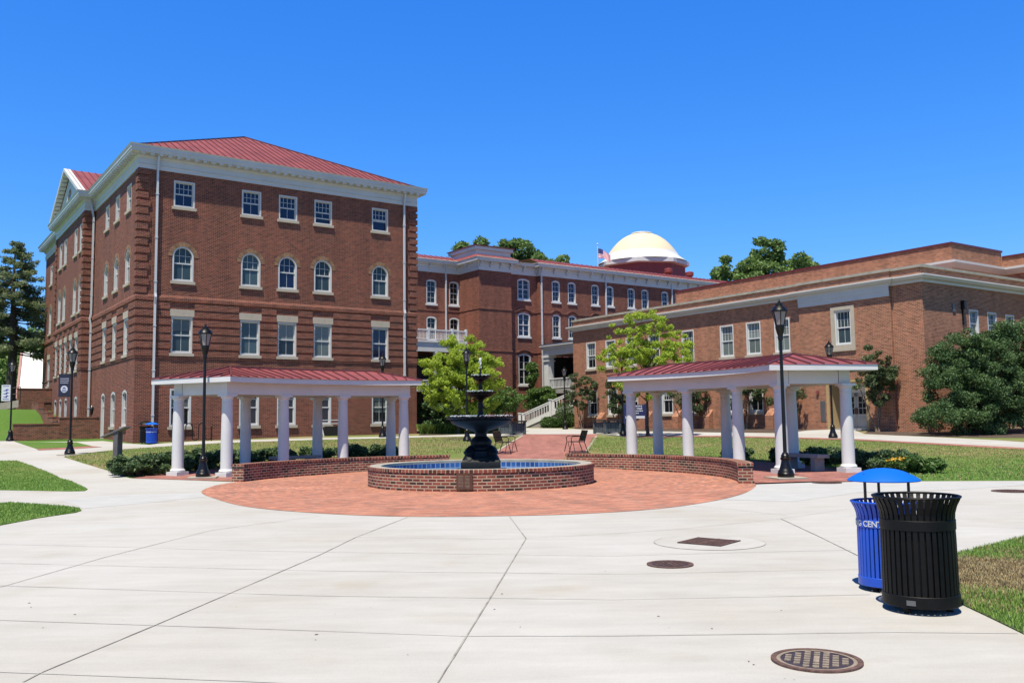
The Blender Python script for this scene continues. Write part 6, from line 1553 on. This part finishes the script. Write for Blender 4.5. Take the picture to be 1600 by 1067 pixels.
# ================================================================= FOREGROUND TURF
def inpoly(x, y, P):
    c = False; n = len(P)
    for i in range(n):
        (x0, y0), (x1, y1) = P[i], P[i - 1]
        if (y0 > y) != (y1 > y) and x < (x1 - x0) * (y - y0) / (y1 - y0) + x0: c = not c
    return c
fgp = px((1400, 893), (1402, 888), (1440, 878.5), (1496, 867), (1550, 853.5), (1600, 841), (1680, 826), (1760, 812), (1760, 1062), (1600, 992), (1550, 967.5), (1500.7, 944.2), (1440, 914.5))
drape('turf_foreground', fgp, 0.016, 'turf_under', skirt=.02)
def dryness(x, y):
    g = Vector(G(1610, 900)[:2]); e = Vector((x, y)) - g; return 1.2 * math.exp(-((e.x / 2.2) ** 2 + (e.y / 1.0) ** 2) ** 1.5) + .18 * math.sin(x * 5.1 + y * 3.3)
def blades(name, label, P, n, h, seed, dry=None, mat='blade', keep=lambda d, g: True, wd=.0045):
    rng = np.random.default_rng(seed); xs = [p[0] for p in P]; ys = [p[1] for p in P]; V = []; k = 0; t_ = 0
    while k < n and t_ < n * 6:
        t_ += 1; x = min(xs) + (max(xs) - min(xs)) * rng.random(); y = min(ys) + (max(ys) - min(ys)) * rng.random()
        if not inpoly(x, y, P): continue
        d = dry(x, y) if dry else 0
        if not keep(d, rng.random()): k += 1; continue
        z = zt(x, y) + .012; a = rng.random() * 2 * PI; c, s = math.cos(a), math.sin(a); l = h * (.45 + .9 * rng.random()); o = l * (rng.random() * .8); w2 = wd * (.6 + .8 * rng.random())
        V += [(x - s * w2, y + c * w2, z), (x + s * w2, y - c * w2, z), (x + c * o + s * w2 * .3, y + s * o - c * w2 * .3, z + l), (x + c * o - s * w2 * .3, y + s * o + c * w2 * .3, z + l)]; k += 1
    o = fastmesh(name, V, quads(len(V)), mat); return tag(o, label, 'grass', kind='stuff')
blades('grass_blades', 'green grass blades in the lawn corner by the black trash can', fgp, 60000, .038, 201, dryness, 'blade', lambda d, g: g > d * 1.25)
blades('dry_grass_blades', 'brown dead grass blades in the lawn corner at lower right', fgp, 95000, .032, 202, dryness, 'blade_dry', lambda d, g: g < d * 1.1 + .08, wd=.006)
gx = G(1610, 900); dp = [(gx[0] + 1.85 * math.cos(t) * (1 + .12 * math.sin(5 * t)), gx[1] + .82 * math.sin(t) * (1 + .15 * math.sin(4 * t + 1))) for t in [2 * PI * k / 40 for k in range(40)]]
dp = [p for p in dp if inpoly(p[0], p[1], fgp)]
for k, (nm, P, n) in enumerate((('a', [p for p in isl['lawn_island_left']], 26000), ('b', [p for p in isl['lawn_island_lower']], 30000))):
    P = [(max(-16 if k else -22, x), y) for x, y in P]
    blades('grass_blades', ['green grass blades of the upper lawn island at left', 'green grass blades of the lower lawn island at left'][k], P, n, .035, 210 + k, None, 'blade', wd=.008)
# lawn edges and quad turf: coarse blades so the turf is not flat
quadL = px((206, 746.5), (99, 713.5), (113, 711.5), (183, 703), (340, 693), (410, 690.5), (680, 683.5), (750, 684), (811, 682.5), (772, 707)) + [pol(12.3, a)[:2] for a in (102, 115, 130, 145, 155)]
blades('grass_blades', 'short mixed green and straw turf of the left quad lawn', quadL, 42000, .04, 220, None, 'blade', lambda d, g: g < .55, wd=.012)
blades('dry_grass_blades', 'straw coloured dry blades in the left quad lawn', quadL, 42000, .035, 221, None, 'blade_dry', lambda d, g: g < .45, wd=.012)
quadR = px((1345, 751.5), (1440, 751.2), (1600, 750.5), (1640, 750), (1640, 704.5), (1470, 696.5), (1336, 689), (1120, 684), (980, 684), (926, 684), (917, 705)) + [pol(12.3, a)[:2] for a in (62, 50, 35, 20, 8)]
blades('grass_blades', 'green blades of the right quad lawn', quadR, 52000, .035, 222, None, 'blade', lambda d, g: g < .75, wd=.012)
blades('dry_grass_blades', 'straw coloured blades in the right quad lawn', quadR, 30000, .03, 223, None, 'blade_dry', lambda d, g: g < .5, wd=.012)
bpy.context.view_layer.update()
# small debris on the paving
rng = np.random.default_rng(300); V = []
for k in range(45):
    u, v = 40 + 1500 * rng.random(), 815 + 250 * rng.random() ** .7
    if 1300 < u: continue
    x, y, z = G(u, v); a = rng.random() * PI; l = .006 + .016 * rng.random() ** 2; w2 = l * .45; c, s_ = math.cos(a), math.sin(a); z += .0085
    V += [(x - c * l, y - s_ * l, z), (x + s_ * w2, y - c * w2, z + .004), (x + c * l, y + s_ * l, z), (x - s_ * w2, y + c * w2, z + .003)]
tag(fastmesh('leaf_litter', V, quads(len(V)), 'soil'), 'tiny dry leaf fragments scattered over the concrete plaza', 'leaf litter', kind='stuff')
bpy.context.view_layer.update()
